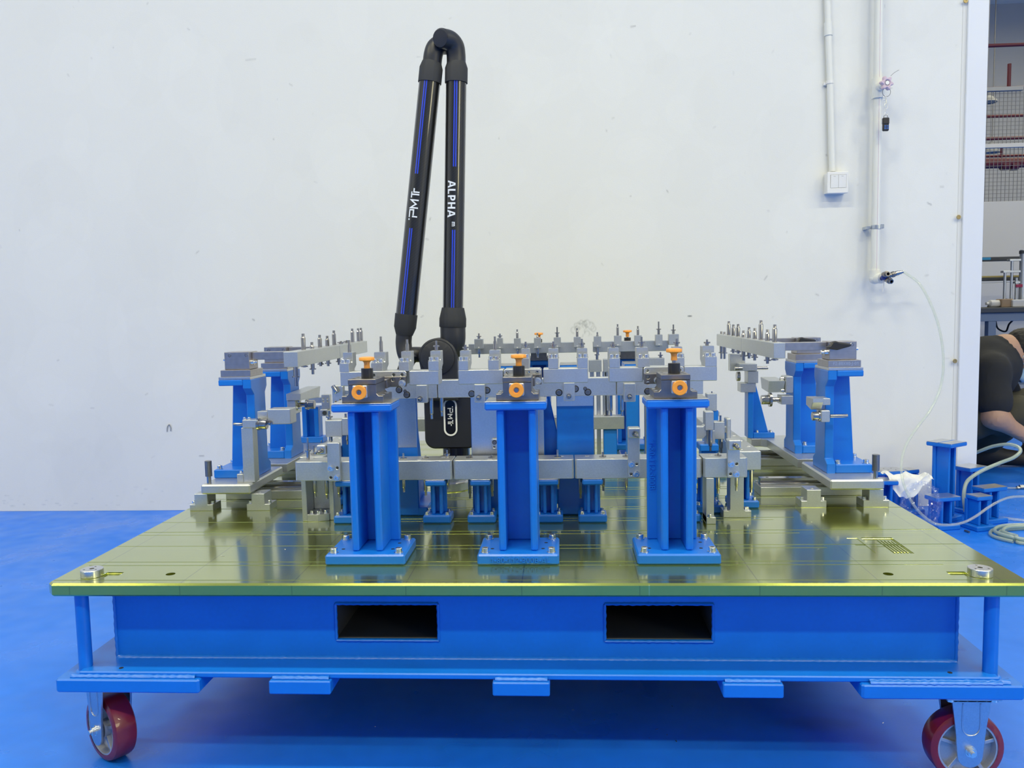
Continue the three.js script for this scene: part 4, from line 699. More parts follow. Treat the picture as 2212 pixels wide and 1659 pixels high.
// rest arms of the other slide
{
  let t = thing('angle_post', 'upright aluminium angle post with a round knob and side block on the slide plate', 'post');
  const z = -0.548; let [x0, x1, y0, y1] = rect(ZA, 455, 900, 560, 1335, z); y0 = 0.427;
  part(t, 'post', cb(x0, x1 - 0.004, y0, y1, z - 0.03, z, 0.001), M.alu);
  part(t, 'foot', cb(x0 - 0.016, x0 - 0.0003, y0, y0 + 0.02, z - 0.03, z, 0.001), M.alu);
  for (const k of [0.005, 0.011]) bolt(t, x0 - 0.003 - k, y0 + 0.02, z - 0.008 - (k - 0.005) * 2, 'y', 0.45);
  part(t, 'cap', fb(ZA, 455, 838, 575, 900, z + 0.001, 0.032, 0.001), M.alu);
  for (const k of [0.006, 0.017]) bolt(t, x0 + k, onZ(ZA(480, 838), z).y, z - 0.01, 'y', 0.55);
  const c = onZ(ZA(568, 872), z - 0.012); part(t, 'knob', lathe(V3(c.x, c.y, z - 0.012), 'x', [[0, 0.026], [0.0115, 0.026], [0.0125, 0.0245], [0.0125, 0.009], [0.0145, 0.0085], [0.0145, 0.003], [0.011, 0.0025], [0.011, 0]], 26), M.pin);
  const r = onZ(ZA(455, 872), z - 0.012); part(t, 'rod', lathe(V3(r.x + 0.002, r.y, z - 0.012), '-x', [[0, 0], [0.004, 0], [0.004, 0.022], [0.003, 0.0235], [0, 0.0235]], 14), M.pin);
  part(t, 'side_block', fb(ZA, 655, 752, 838, 872, z - 0.02, 0.045, 0.0015), M.alu);
  part(t, 'bridge', fb(ZA, 575, 770, 656, 850, z - 0.03, 0.03, 0.001), M.alu);
  const n = onZ(ZA(680, 860), z - 0.02); part(t, 'nose_pin', lathe(n, 'z', [[0, 0.012], [0.003, 0.011], [0.003, 0.005], [0.006, 0.004], [0.006, 0]], 14), M.pin);
  t = thing('rest_bracket', 'broad wedge-shaped aluminium rest arm with a round knob above the rear slide plate', 'rest arm');
  const z2 = -0.845, p0 = onZ(ZA(805, 665), z2), p1 = onZ(ZA(885, 665), z2);
  part(t, 'wedge', prism('x', [[z2, p0.y - 0.006], [z2, p0.y + 0.012], [z2 - 0.19, p0.y + 0.016], [z2 - 0.175, p0.y - 0.016]], p0.x, p1.x + 0.012, 0.001), M.alu);
  part(t, 'mount', cb(p0.x, p1.x - 0.004, p0.y - 0.044, p0.y - 0.0065, z2 - 0.055, z2 - 0.004, 0.0015), M.alu);
  for (const k of [0.012, 0.03]) bolt(t, p1.x - 0.004, p0.y - k, z2 - 0.02, 'x', 0.8);
  const kc = onZ(ZA(975, 715), z2 - 0.03); part(t, 'knob', join([lathe(V3(p1.x - 0.004, kc.y, z2 - 0.03), 'x', [[0, 0], [0.006, 0], [0.006, kc.x - p1.x], [0, kc.x - p1.x]], 14), lathe(kc, 'x', [[0.011, -0.004], [0.0145, -0.004], [0.0145, 0.003], [0.0125, 0.0035], [0.0125, 0.019], [0.0115, 0.020], [0, 0.020]], 24)]), M.pin);
  t = thing('tab_column', 'narrow blue column far back carrying a grey cross bar and small hinge plate', 'column');
  const f = -1.15, [a0, a1, , yt] = rect(ZA, 930, 735, 1062, 1010, f);
  part(t, 'base_plate', cb(a0 - 0.012, a1 + 0.012, 0.427, 0.445, f - 0.05, f, 0.0015), M.blue);
  part(t, 'column', join([cb(a0, a1, 0.4448, yt, f - 0.045, f - 0.03, 0.001), cb(a0, a0 + 0.014, 0.4448, yt, f - 0.03, f - 0.004, 0.001), cb(a1 - 0.014, a1, 0.4448, yt, f - 0.03, f - 0.002, 0.001)]), M.blue);
  part(t, 'cross_bar', fb(ZK, 300, 450, 640, 600, f + 0.01, 0.03, 0.001), M.alu);
  const [h0, h1, hy0, hy1] = rect(ZK, 645, 385, 860, 760, f + 0.02), hc = (h0 + h1) / 2, hw = (h1 - h0) / 4;
  part(t, 'hinge_plate', plateZ(h0, h1, hy0, hy1, f, f + 0.02, [[-1, 0.012], [1, 0.0125], [-1, 0.021], [1, 0.0215]].map(([k, d]) => ({ x: hc + k * hw, y: hy1 - d, r: 0.0024 })), 0.002), M.alu);
  const hb = part(t, 'hinge_block', fb(ZK, 600, 770, 805, 935, f + 0.03, 0.04, 0.002), M.alu), hp = onZ(ZK(722, 855), f + 0.0302);
  part(hb, 'socket', lathe(hp, 'z', [[0, 0.0003], [0.003, 0.0003], [0.0045, 0.0012], [0.0065, 0.001], [0.007, 0]], 16), M.darkGrey);
  const base = thing('tab_base', 'grey aluminium tab under the narrow blue column', 'slide plate'); part(base, 'plate', cb(a0 - 0.02, a1 + 0.02, 0.404, 0.4268, f - 0.06, f + 0.01, 0.001), M.alu); part(base, 'support', cb(a0 - 0.01, a1 + 0.01, PT, 0.4037, f - 0.05, f, 0.001), M.alu);
}
// small rest blocks standing on the side bars
{
  let t = thing('rest_block', 'grey double rest block with round pins above the frame bar by the channel post', 'rest block'), z = -0.60;
  part(t, 'block', fb(ZK, 745, 1045, 1170, 1465, z, 0.045, 0.0012), M.alu); part(t, 'front_block', fb(ZK, 1168, 985, 1428, 1432, z + 0.008, 0.03, 0.0012), M.alu);
  let p = onZ(ZK(850, 1045), z - 0.02), q = onZ(ZK(850, 800), z - 0.02); pin(t, p.x, p.y - 0.002, q.y, z - 0.02, 'collar', 0.0045);
  p = onZ(ZK(1265, 985), z - 0.008); q = onZ(ZK(1265, 870), z - 0.008); pin(t, p.x, p.y - 0.002, q.y, z - 0.008, 'stud', 0.004);
  p = onZ(ZK(880, 1465), z - 0.02); rod(t, p.x, p.y + 0.002, QT + 0.0003, z - 0.02, 0.0045); p = onZ(ZK(1310, 1435), z - 0.008); q = onZ(ZK(1310, 1660), z - 0.008); rod(t, p.x, p.y + 0.002, q.y, z - 0.008, 0.0042);
  p = rect(ZK, 1180, 1440, 1420, 1640, z - 0.03); part(t, 'leg', cb(p[0], p[1], PT, p[3] + 0.006, z - 0.045, z - 0.023, 0.001), M.blue);
  t = thing('pin_bracket', 'small grey bracket with a slanted steel pin at the end of the support bar', 'bracket'); z = -0.43;
  const [a, b, c, d] = rect(ZK, 920, 160, 1190, 640, z); part(t, 'plate', plateZ(a, b, c, d, z - 0.02, z, [{ x: b - 0.006, y: c + 0.010, r: 0.0022 }, { x: b - 0.016, y: c + 0.006, r: 0.0022 }, { x: b - 0.006, y: c + 0.005, r: 0.0018 }], 0.002), M.alu);
  part(t, 'connector', cb(b - 0.001, onZ([753, 840], L0).x, LB + 0.004, LB + 0.02, z - 0.045, z - 0.021, 0.001), M.alu);
  const s0 = onZ(ZK(950, 160), z + 0.002); part(t, 'slanted_pin', lathe(V3(s0.x, s0.y, z + 0.006), V3(0.55, -0.8, 0.25), [[0, 0], [0.0048, 0], [0.0048, 0.017], [0.0042, 0.018], [0, 0.018]], 16), M.pin);
  // other side
  t = thing('rest_block', 'grey angled rest block with a long steel rod on its own small blue stand', 'rest block'); z = -0.56;
  part(t, 'block', fb(ZR, 305, 548, 478, 925, z, 0.03, 0.0012), M.alu); 
  const pr = [[105, 845], [255, 845], [330, 790], [330, 1020], [270, 1085], [105, 1085]].map(([u, v]) => { const w = onZ(ZR(u, v), z - 0.003); return [w.x, w.y]; }).reverse(); part(t, 'arm', prism('z', pr, z - 0.027, z - 0.003, 0.001), M.alu);
  part(t, 'post', fb(ZR, 328, 926, 505, 1200, z - 0.006, 0.03, 0.001), M.alu);
  p = onZ(ZR(410, 925), z + 0.004); q = onZ(ZR(410, 1325), z + 0.004); rod(t, p.x, p.y + 0.002, q.y, z + 0.004, 0.0048);
  const w = rect(ZR, 205, 1205, 580, 1440, z + 0.006); part(t, 'stand_head', cb(w[0], w[1], w[3] - 0.016, w[3] + 0.0003, z - 0.05, z + 0.006, 0.002), M.blue); part(t, 'stand_body', cb(w[0] + 0.005, w[1] - 0.004, PT, w[3] - 0.0163, z - 0.045, z - 0.002, 0.002), M.blue);
  t = thing('rest_block', 'grey square rest block with an upright plate beside the long rod', 'rest block'); z = -0.60;
  part(t, 'block', fb(ZR, 482, 750, 697, 1098, z, 0.03, 0.0012), M.alu); p = onZ(ZR(612, 740), z - 0.012); q = onZ(ZR(612, 620), z - 0.012); pin(t, p.x, p.y - 0.001, q.y, z - 0.012, 'thin', 0.004); p = onZ(ZR(622, 1098), z - 0.012); q = onZ(ZR(622, 1365), z - 0.012); rod(t, p.x, p.y + 0.002, q.y, z - 0.012, 0.0045);
  const pl = rect(ZR, 735, 685, 820, 1090, z - 0.02); part(t, 'plate', cb(pl[0], pl[1], QT + 0.0004, pl[3], z - 0.055, z - 0.02, 0.002), M.alu);
  part(t, 'tie', cb(onZ(ZR(697, 900), z - 0.02).x - 0.004, pl[0] + 0.001, QT + 0.02, QT + 0.035, z - 0.05, z - 0.028, 0.001), M.alu);
  t = thing('rest_block', 'tall narrow grey rest block rising behind the column lettered up its flange', 'rest block'); z = -0.70;
  const tl = rect(ZR, 345, 190, 540, 535, z); part(t, 'block', cb(tl[0], tl[1], tl[2], tl[3], z - 0.03, z, 0.001), M.alu); part(t, 'step', fb(ZR, 515, 540, 590, 640, z - 0.01, 0.03, 0.001), M.alu); part(t, 'leg', cb(tl[0] + 0.002, tl[1] + 0.004, PT, tl[2] + 0.001, z - 0.028, z - 0.002, 0.001), M.blue); p = onZ(ZR(440, 190), z - 0.015); pin(t, p.x, p.y - 0.001, p.y + 0.006, z - 0.015, 'thin', 0.003);
}

// ---------------------------------------------------------------- rear row, mirrored: bars, blocks, clamps, columns
{
  const z = -1.272;
  for (const [a, b, label, blocks] of [
    [1012, 1262, 'rear locator bar with five pin blocks behind the short-padded angle column', [[ZB, 1455, 235, 1540, 330, 180, 415, 'collar'], [ZB, 1675, 225, 1730, 330, 182, 0, 'collar'], [ZM, 235, 475, 400, 740, 250, 870, 'stud'], [ZM, 738, 460, 915, 730, 345, 965, 'stud'], [ZM, 1235, 450, 1415, 710, 190, 0, 'collar'], [ZM, 1740, 440, 1915, 705, 215, 760, 'stud']]],
    [1281, 1444, 'rear locator bar with five pin blocks behind the clamp with the raised knob', [[ZN, 135, 385, 302, 632, 290, 880, 'stud'], [ZN, 600, 370, 765, 610, 108, 0, 'stud'], [ZN, 1065, 360, 1225, 610, 150, 640, 'stud'], [ZN, 1540, 345, 1698, 600, 48, 615, 'collar'], [ZN, 1840, 335, 2070, 580, 115, 0, 'collar']]]]) {
    const t = thing('locator_bar', label, 'locator bar', 'rear locator bars');
    const y0 = 0.687, y1 = 0.72;
    part(t, 'bar', cb(onZ([a, 750], z - 0.028).x, onZ([b, 750], z - 0.028).x, y0, y1, z - 0.068, z - 0.0285, 0.001), M.alu);
    for (const [Z, u0, v0, u1, v1, pt, pb, kind] of blocks) {
      const r = rect(Z, u0, v0, u1, v1, z), m = part(t, 'pin_block', cb(r[0], r[1], r[2], r[3], z - 0.028, z, 0.001), M.alu), um = (u0 + u1) / 2, zc = z - 0.012;
      const ax = (r[0] + r[1]) / 2, ay = r[2] + 0.004; part(m, 'arrow_mark', prism('z', [[ax - 0.003, ay + 0.003], [ax, ay - 0.002], [ax + 0.003, ay + 0.003], [ax, ay + 0.0015]], z, z + 0.0003, 0), M.plastic, 'small white arrow mark');
      pin(m, (r[0] + r[1]) / 2, r[3] - 0.0005, onZ(Z(um, pt), zc).y, zc, kind, 0.0042);
      if (pb) rod(m, (r[0] + r[1]) / 2, r[2] + 0.0005, onZ(Z(um, pb), zc).y, zc, 0.0042);
    }
  }
  for (const [px, kt, lift, label, w] of [[1164, 717.5, 0, 'rear plunger clamp whose orange knob peeks out above the pin blocks', 'rear riser column below the half-hidden orange knob'], [1355.5, 712, 0.003, 'rear plunger clamp with a free-standing orange knob on a black sleeve', 'rear riser column below the free-standing orange knob']]) {
    const zc = -1.40, x = onZ([px, 740], zc).x, ytop = onZ([px, kt], zc).y - 0.0226 - lift;
    const t = thing('plunger_clamp', label, 'clamp'), y = 0.66;
    part(t, 'body', prism('z', [[x - 0.039, y], [x + 0.039, y], [x + 0.039, y + 0.012], [x + 0.026, y + 0.012], [x + 0.026, ytop - 0.019], [x - 0.026, ytop - 0.019], [x - 0.026, y + 0.012], [x - 0.039, y + 0.012]], zc - 0.04, zc + 0.04, 0.0008), M.steel);
    part(t, 'sleeve', cyl(V3(x, ytop - 0.019, zc), 'y', 0.0185, 0.0112), M.black);
    knob(t, V3(x, ytop - 0.001, zc), 'y', lift);
    part(t, 'tongue', cb(x - 0.02, x + 0.02, 0.69, 0.705, -1.3595, -1.341, 0.001), M.steel);
    const c = thing('riser_column', `blue ${w}`, 'column'); stand(c, 0.30, { at: [x, PT, zc - 0.01], base: [0.15, 0.118], top: [0.113, 0.08], webW: 0.074, ribO: 0.072, ribT: 0.013, front: 0.036 });
  }
  for (const [a, b, label] of [[1067, 1113, 'rear blue angle column with a bare top between the measuring arm and the clamps'], [1209, 1247, 'rear blue angle column with a bare top above the short-padded angle column'], [1349, 1381, 'rear blue angle column with a bare top beside the tall upright pin plate']]) {
    const t = thing('angle_column', label, 'column', 'rear angle columns'), f = -1.105, x0 = onZ([a, 790], f).x, x1 = onZ([b, 790], f).x;
    part(t, 'face_plate', cb(x0 + 0.004, x1 - 0.002, PT + 0.001, 0.641, f - 0.02, f - 0.006, 0.002), M.blue);
    part(t, 'top_plate', cb(x0, x1, 0.641, 0.6595, f - 0.13, f, 0.003), M.blue); part(t, 'machined_face', cb(x0 + 0.001, x1 - 0.001, 0.6593, 0.6605, f - 0.129, f - 0.001, 0.0003), M.bare);
    part(t, 'base_plate', cb(x0 - 0.01, x1 + 0.01, PT, PT + 0.02, f - 0.14, f - 0.0065, 0.0025), M.blue);
    part(t, 'gusset', prism('x', [[f - 0.0195, PT + 0.0195], [f - 0.0195, 0.6415], [f - 0.08, 0.6415], [f - 0.125, PT + 0.05], [f - 0.125, PT + 0.0195]], x1 - 0.018, x1 - 0.004, 0.0015), M.blue);
    for (const k of [x0, x1]) bolt(t, k, PT + 0.02, f - 0.016, 'y', 0.8);
  }
  for (const [Z, u0, v0, u1, v1, label, pu, pt] of [[ZN, 20, 925, 310, 1195, 'grey rear rest block with a thin pin and small white arrow', 205, 640], [ZN, 352, 905, 462, 1195, 'narrow grey rear rest block beside the thin pin', 0, 0], [ZN, 1200, 880, 1742, 1082, 'wide grey rear rest block under the star collar pin', 1650, 745]]) {
    const t = thing('rest_block', label, 'rest block'), zf = -1.16, r = rect(Z, u0, v0, u1, v1, zf);
    part(t, 'block', cb(r[0], r[1], r[2], r[3], zf - 0.03, zf, 0.001), M.alu);
    for (const k of [0.25, 0.75]) part(t, 'leg', cb(r[0] + (r[1] - r[0]) * k - 0.006, r[0] + (r[1] - r[0]) * k + 0.006, PT, r[2] + 0.0005, zf - 0.028, zf - 0.012, 0.001), M.bare);
    if (pt) { const p = onZ(Z(pu, pt), zf - 0.012); pin(t, Math.min(r[1] - 0.006, p.x), r[3] - 0.0005, p.y, zf - 0.012, 'collar', 0.004); }
  }
}

// ---------------------------------------------------------------- measuring arm
{
  const z = -0.75, t = thing('measuring_arm', 'folded black measuring arm with carbon tubes and a round-ended white badge', 'measuring arm');
  const at = (x, y, dz = 0) => onZ([x, y], z + dz);
  const carbon = (w, h, stripes, draw) => canvasTex(w, h, (g) => {
    g.fillStyle = '#050506'; g.fillRect(0, 0, w, h);
    const c = 6; for (let y = 0; y < h; y += c) for (let x = 0; x < w; x += c) { const k = ((x / c + y / c) % 4 + 4) % 4; if (k < 2) { g.fillStyle = k ? '#161619' : '#0e0e11'; g.fillRect(x, y, c, c); } }
    g.fillStyle = '#2346e0'; for (const [a, b] of stripes.v) for (const x of stripes.x) g.fillRect(x, a * h, stripes.w, (b - a) * h);
    draw(g, w, h);
  });
  const bold = (g, s, size) => { g.font = `bold ${size}px sans-serif`; g.textAlign = 'center'; g.textBaseline = 'middle'; g.fillStyle = '#eef3ff'; g.fillText(s, 0, 0); };
  const W = 512, H = 1840;                                // 0.163 m round, 0.586 m long
  const mapR = carbon(W, H, { x: [250, 267], w: 9, v: [[0, 0.375], [0.65, 1]] }, g => { g.save(); g.translate(240, 0.515 * H); g.rotate(Math.PI / 2); g.scale(1.12, 1.06); bold(g, 'ALPHA', 84); g.restore(); g.save(); g.translate(262, 0.625 * H); g.rotate(Math.PI / 2); bold(g, 'm', 44); g.restore(); });
  const mapL = carbon(W, H, { x: [226, 243], w: 9, v: [[0, 0.395], [0.625, 1]] }, g => {
    g.save(); g.translate(244, 0.515 * H); g.rotate(-Math.PI / 2); g.strokeStyle = '#eef3ff'; g.lineWidth = 11; g.lineJoin = 'miter';
    const L = p => { g.beginPath(); p.forEach(([x, y], i) => i ? g.lineTo(x, y) : g.moveTo(x, y)); g.stroke(); };
    L([[-118, -30], [-60, -30], [-60, 2], [-104, 2]]); L([[-112, 34], [-112, -6]]); g.fillStyle = '#eef3ff'; g.fillRect(-140, -36, 12, 12);        // P
    L([[-44, 34], [-44, -26], [-14, 16], [16, -26], [16, 34]]);                                            // M
    L([[34, -28], [82, -28]]); L([[60, -28], [60, 34]]); L([[78, 34], [78, -10], [108, -10]]); g.restore(); });   // T
  const tubeMat = m => phys({ map: m, roughness: 0.35, clearcoat: 1, clearcoatRoughness: 0.05 });
  const shell = (a, b, r0, r1) => { const d = b.clone().sub(a), g = new THREE.CylinderGeometry(r1, r0, d.length(), 48, 1, true, Math.PI); g.translate(0, d.length() / 2, 0); g.applyQuaternion(new THREE.Quaternion().setFromUnitVectors(AX.y, d.clone().normalize())); g.translate(a.x, a.y, a.z); return g; };
  const rT = at(985.5, 176), rB = at(978.5, 668), lT = at(928.5, 176), lB = at(877.5, 682);
  const uR = rT.clone().sub(rB).normalize(), uL = lT.clone().sub(lB).normalize();
  part(t, 'carbon_tube', shell(rB, rT, 0.0262, 0.0258), tubeMat(mapR), 'carbon tube with blue stripes and ALPHA lettering');
  part(t, 'carbon_tube', shell(lB, lT, 0.0272, 0.0268), tubeMat(mapL), 'carbon tube with blue stripes and a white logo');
  // collars
  part(t, 'collar', lathe(rT.clone().addScaledVector(uR, -0.004), uR, [[0.0264, 0], [0.0284, 0], [0.0284, 0.036], [0.0235, 0.050]], 40), M.collar);
  part(t, 'collar', lathe(lT.clone().addScaledVector(uL, -0.004), uL, [[0.0272, 0], [0.0292, 0], [0.0292, 0.036], [0.0238, 0.052]], 40), M.collar);
  part(t, 'collar', lathe(rB.clone().addScaledVector(uR, 0.004), uR.clone().negate(), [[0.0268, 0], [0.0285, 0], [0.0345, 0.028], [0.0345, 0.048], [0.0335, 0.050]], 40), M.collar);
  part(t, 'collar', lathe(lB.clone().addScaledVector(uL, 0.004), uL.clone().negate(), [[0.0274, 0], [0.0288, 0], [0.0284, 0.034], [0.0215, 0.054]], 40), M.collar);
  const bend = (pts, r, n = 40, rs = 28) => uvBox(new THREE.TubeGeometry(new THREE.CatmullRomCurve3(pts), n, r, rs));
  const capAt = (p, d, r) => lathe(p, d, [[r, -0.002], [r, 0.004], [r * 0.86, 0.010], [0, 0.012]], 36);
  // upper joint: two elbows side by side
  part(t, 'elbow', join([bend([at(985.5, 145), at(985, 118), at(982, 100, 0.004), at(972, 88, 0.014), at(955, 83, 0.03)], 0.0238), capAt(at(955, 83, 0.03), at(940, 81, 0.06).sub(at(955, 83, 0.03)).normalize(), 0.0238), lathe(at(985.5, 150), 'y', [[0.0242, 0], [0.0242, 0.010], [0.0238, 0.011]], 36)]), M.arm);
  part(t, 'elbow', join([bend([at(933, 142), at(936, 118), at(941, 104, -0.004), at(952, 97, -0.014), at(975, 97, -0.028)], 0.0238), capAt(at(975, 97, -0.028), at(990, 97, -0.042).sub(at(975, 97, -0.028)).normalize(), 0.0238)]), M.arm);
  // lower big joint: elbow into a round head above the base
  part(t, 'elbow', bend([at(978.3, 705), at(978, 735), at(972, 762, -0.012), at(955, 782, -0.05)], 0.0325), M.arm);
  const hc = at(947, 772, 0.02), R = 0.0495, sh = [];
  for (let k = 0; k <= 24; k++) { const a = k / 24 * Math.PI; sh.push([hc.x + R * Math.cos(a), hc.y + R * Math.sin(a)]); } sh.push([hc.x - R * 0.9, hc.y - 0.03], [hc.x - R * 0.55, hc.y - 0.11], [hc.x + R, hc.y - 0.11]);
  part(t, 'joint_head', prism('z', sh, z - 0.035, z + 0.035, 0.004), M.arm);
  part(t, 'joint_cap', lathe(V3(hc.x, hc.y, z + 0.034), 'z', [[R - 0.006, 0], [R - 0.0065, 0.0045], [R - 0.010, 0.006], [0, 0.0062]], 48), M.arm);
  // wrist end
  part(t, 'wrist', join([bend([at(873.5, 716), at(872, 742), at(876, 765, 0.006), at(888, 782, 0.016)], 0.0208), bend([at(876, 768), at(893, 766, -0.004), at(912, 766, -0.02)], 0.020), bend([at(884, 778, 0.01), at(872, 800), at(868, 835), at(866, 880)], 0.017)]), M.arm);
  // base housing with the white badge
  const h0 = at(918, 905).x, h1 = h0 + 0.137, hy0 = at(966, 968).y, hy1 = 0.655, q = 0.026, pts = [];
  for (let k = 0; k <= 8; k++) { const a = Math.PI + k / 8 * Math.PI / 2; pts.push([h0 + q + q * Math.cos(a), hy0 + q + q * Math.sin(a)]); }
  for (let k = 0; k <= 8; k++) { const a = 1.5 * Math.PI + k / 8 * Math.PI / 2; pts.push([h1 - q + q * Math.cos(a), hy0 + q + q * Math.sin(a)]); }
  pts.push([h1, hy1 - 0.02], [h1 - 0.02, hy1], [h0 + 0.02, hy1], [h0, hy1 - 0.02]);
  part(t, 'housing', prism('z', pts, z - 0.075, z + 0.01, 0.004), M.arm);
  const bc = at(973, 901.5, 0.0104), bw = 0.0175, bh = 0.0485, ring = (w, h, n = 16) => { const o = []; for (let k = 0; k <= n; k++) { const a = k / n * Math.PI; o.push([bc.x + w * Math.cos(a), bc.y + h - w + w * Math.sin(a)]); } for (let k = 0; k <= n; k++) { const a = Math.PI + k / n * Math.PI; o.push([bc.x + w * Math.cos(a), bc.y - h + w + w * Math.sin(a)]); } return o; };
  part(t, 'badge_plate', prism('z', ring(bw, bh), z + 0.0095, z + 0.0108, 0.0003), M.armDark);
  part(t, 'badge_ring', prism('z', ring(bw, bh), z + 0.0108, z + 0.0118, 0, [{ pts: ring(bw - 0.0042, bh - 0.0042) }]), M.badge, 'white badge ring');
  { // PMT logo, read downwards
    const bars = [], B = (x0, x1, y0, y1) => bars.push([x0, x1, y0, y1]); const k = 0.000205;
    B(-112, -56, -36, -25); B(-66, -56, -36, 8); B(-104, -56, -3, 8); B(-118, -107, -12, 34); B(-138, -126, -36, -24);
    B(-44, -33, -30, 34); B(10, 21, -30, 34); B(34, 82, -34, -23); B(55, 66, -34, 34); B(74, 108, -14, -4); B(74, 84, -14, 34);
    const gs = bars.map(([a, b, c, d]) => cb(bc.x - d * k, bc.x - c * k, bc.y - b * k, bc.y - a * k, z + 0.0108, z + 0.0116, 0.00005));
    const P = (x, y) => [bc.x - y * k, bc.y - x * k]; gs.push(prism('z', [P(-44, -30), P(-33, -30), P(-12, 4), P(10, -30), P(21, -30), P(-7, 16), P(-17, 16)].reverse(), z + 0.0108, z + 0.0116, 0));
    part(t, 'badge_logo', join(gs), M.badge, 'white badge logo'); }
  const cx = at(983, 980).x, cz = z - 0.02;
  part(t, 'neck', cyl(V3(cx, PT + 0.085, cz), 'y', hy0 - PT - 0.084, 0.034, 0.034, 40), M.armDark);
  part(t, 'swivel_flange', lathe(V3(cx, PT + 0.07, cz), 'y', [[0, 0], [0.053, 0], [0.055, 0.004], [0.055, 0.010], [0.052, 0.014], [0, 0.014]], 48), M.black);
  for (let k = 0; k < 10; k++) bolt(t, cx + 0.046 * Math.cos(k * 0.628), PT + 0.084, cz + 0.046 * Math.sin(k * 0.628), 'y', 0.5, true);
  part(t, 'base_ring', lathe(V3(-0.2265, PT, -0.778), 'y', [[0, 0], [0.052, 0], [0.0535, 0.002], [0.0535, 0.020], [0.050, 0.022], [0.040, 0.022], [0.040, 0.071], [0, 0.071]], 56), M.bare, 'polished steel mounting ring');
}

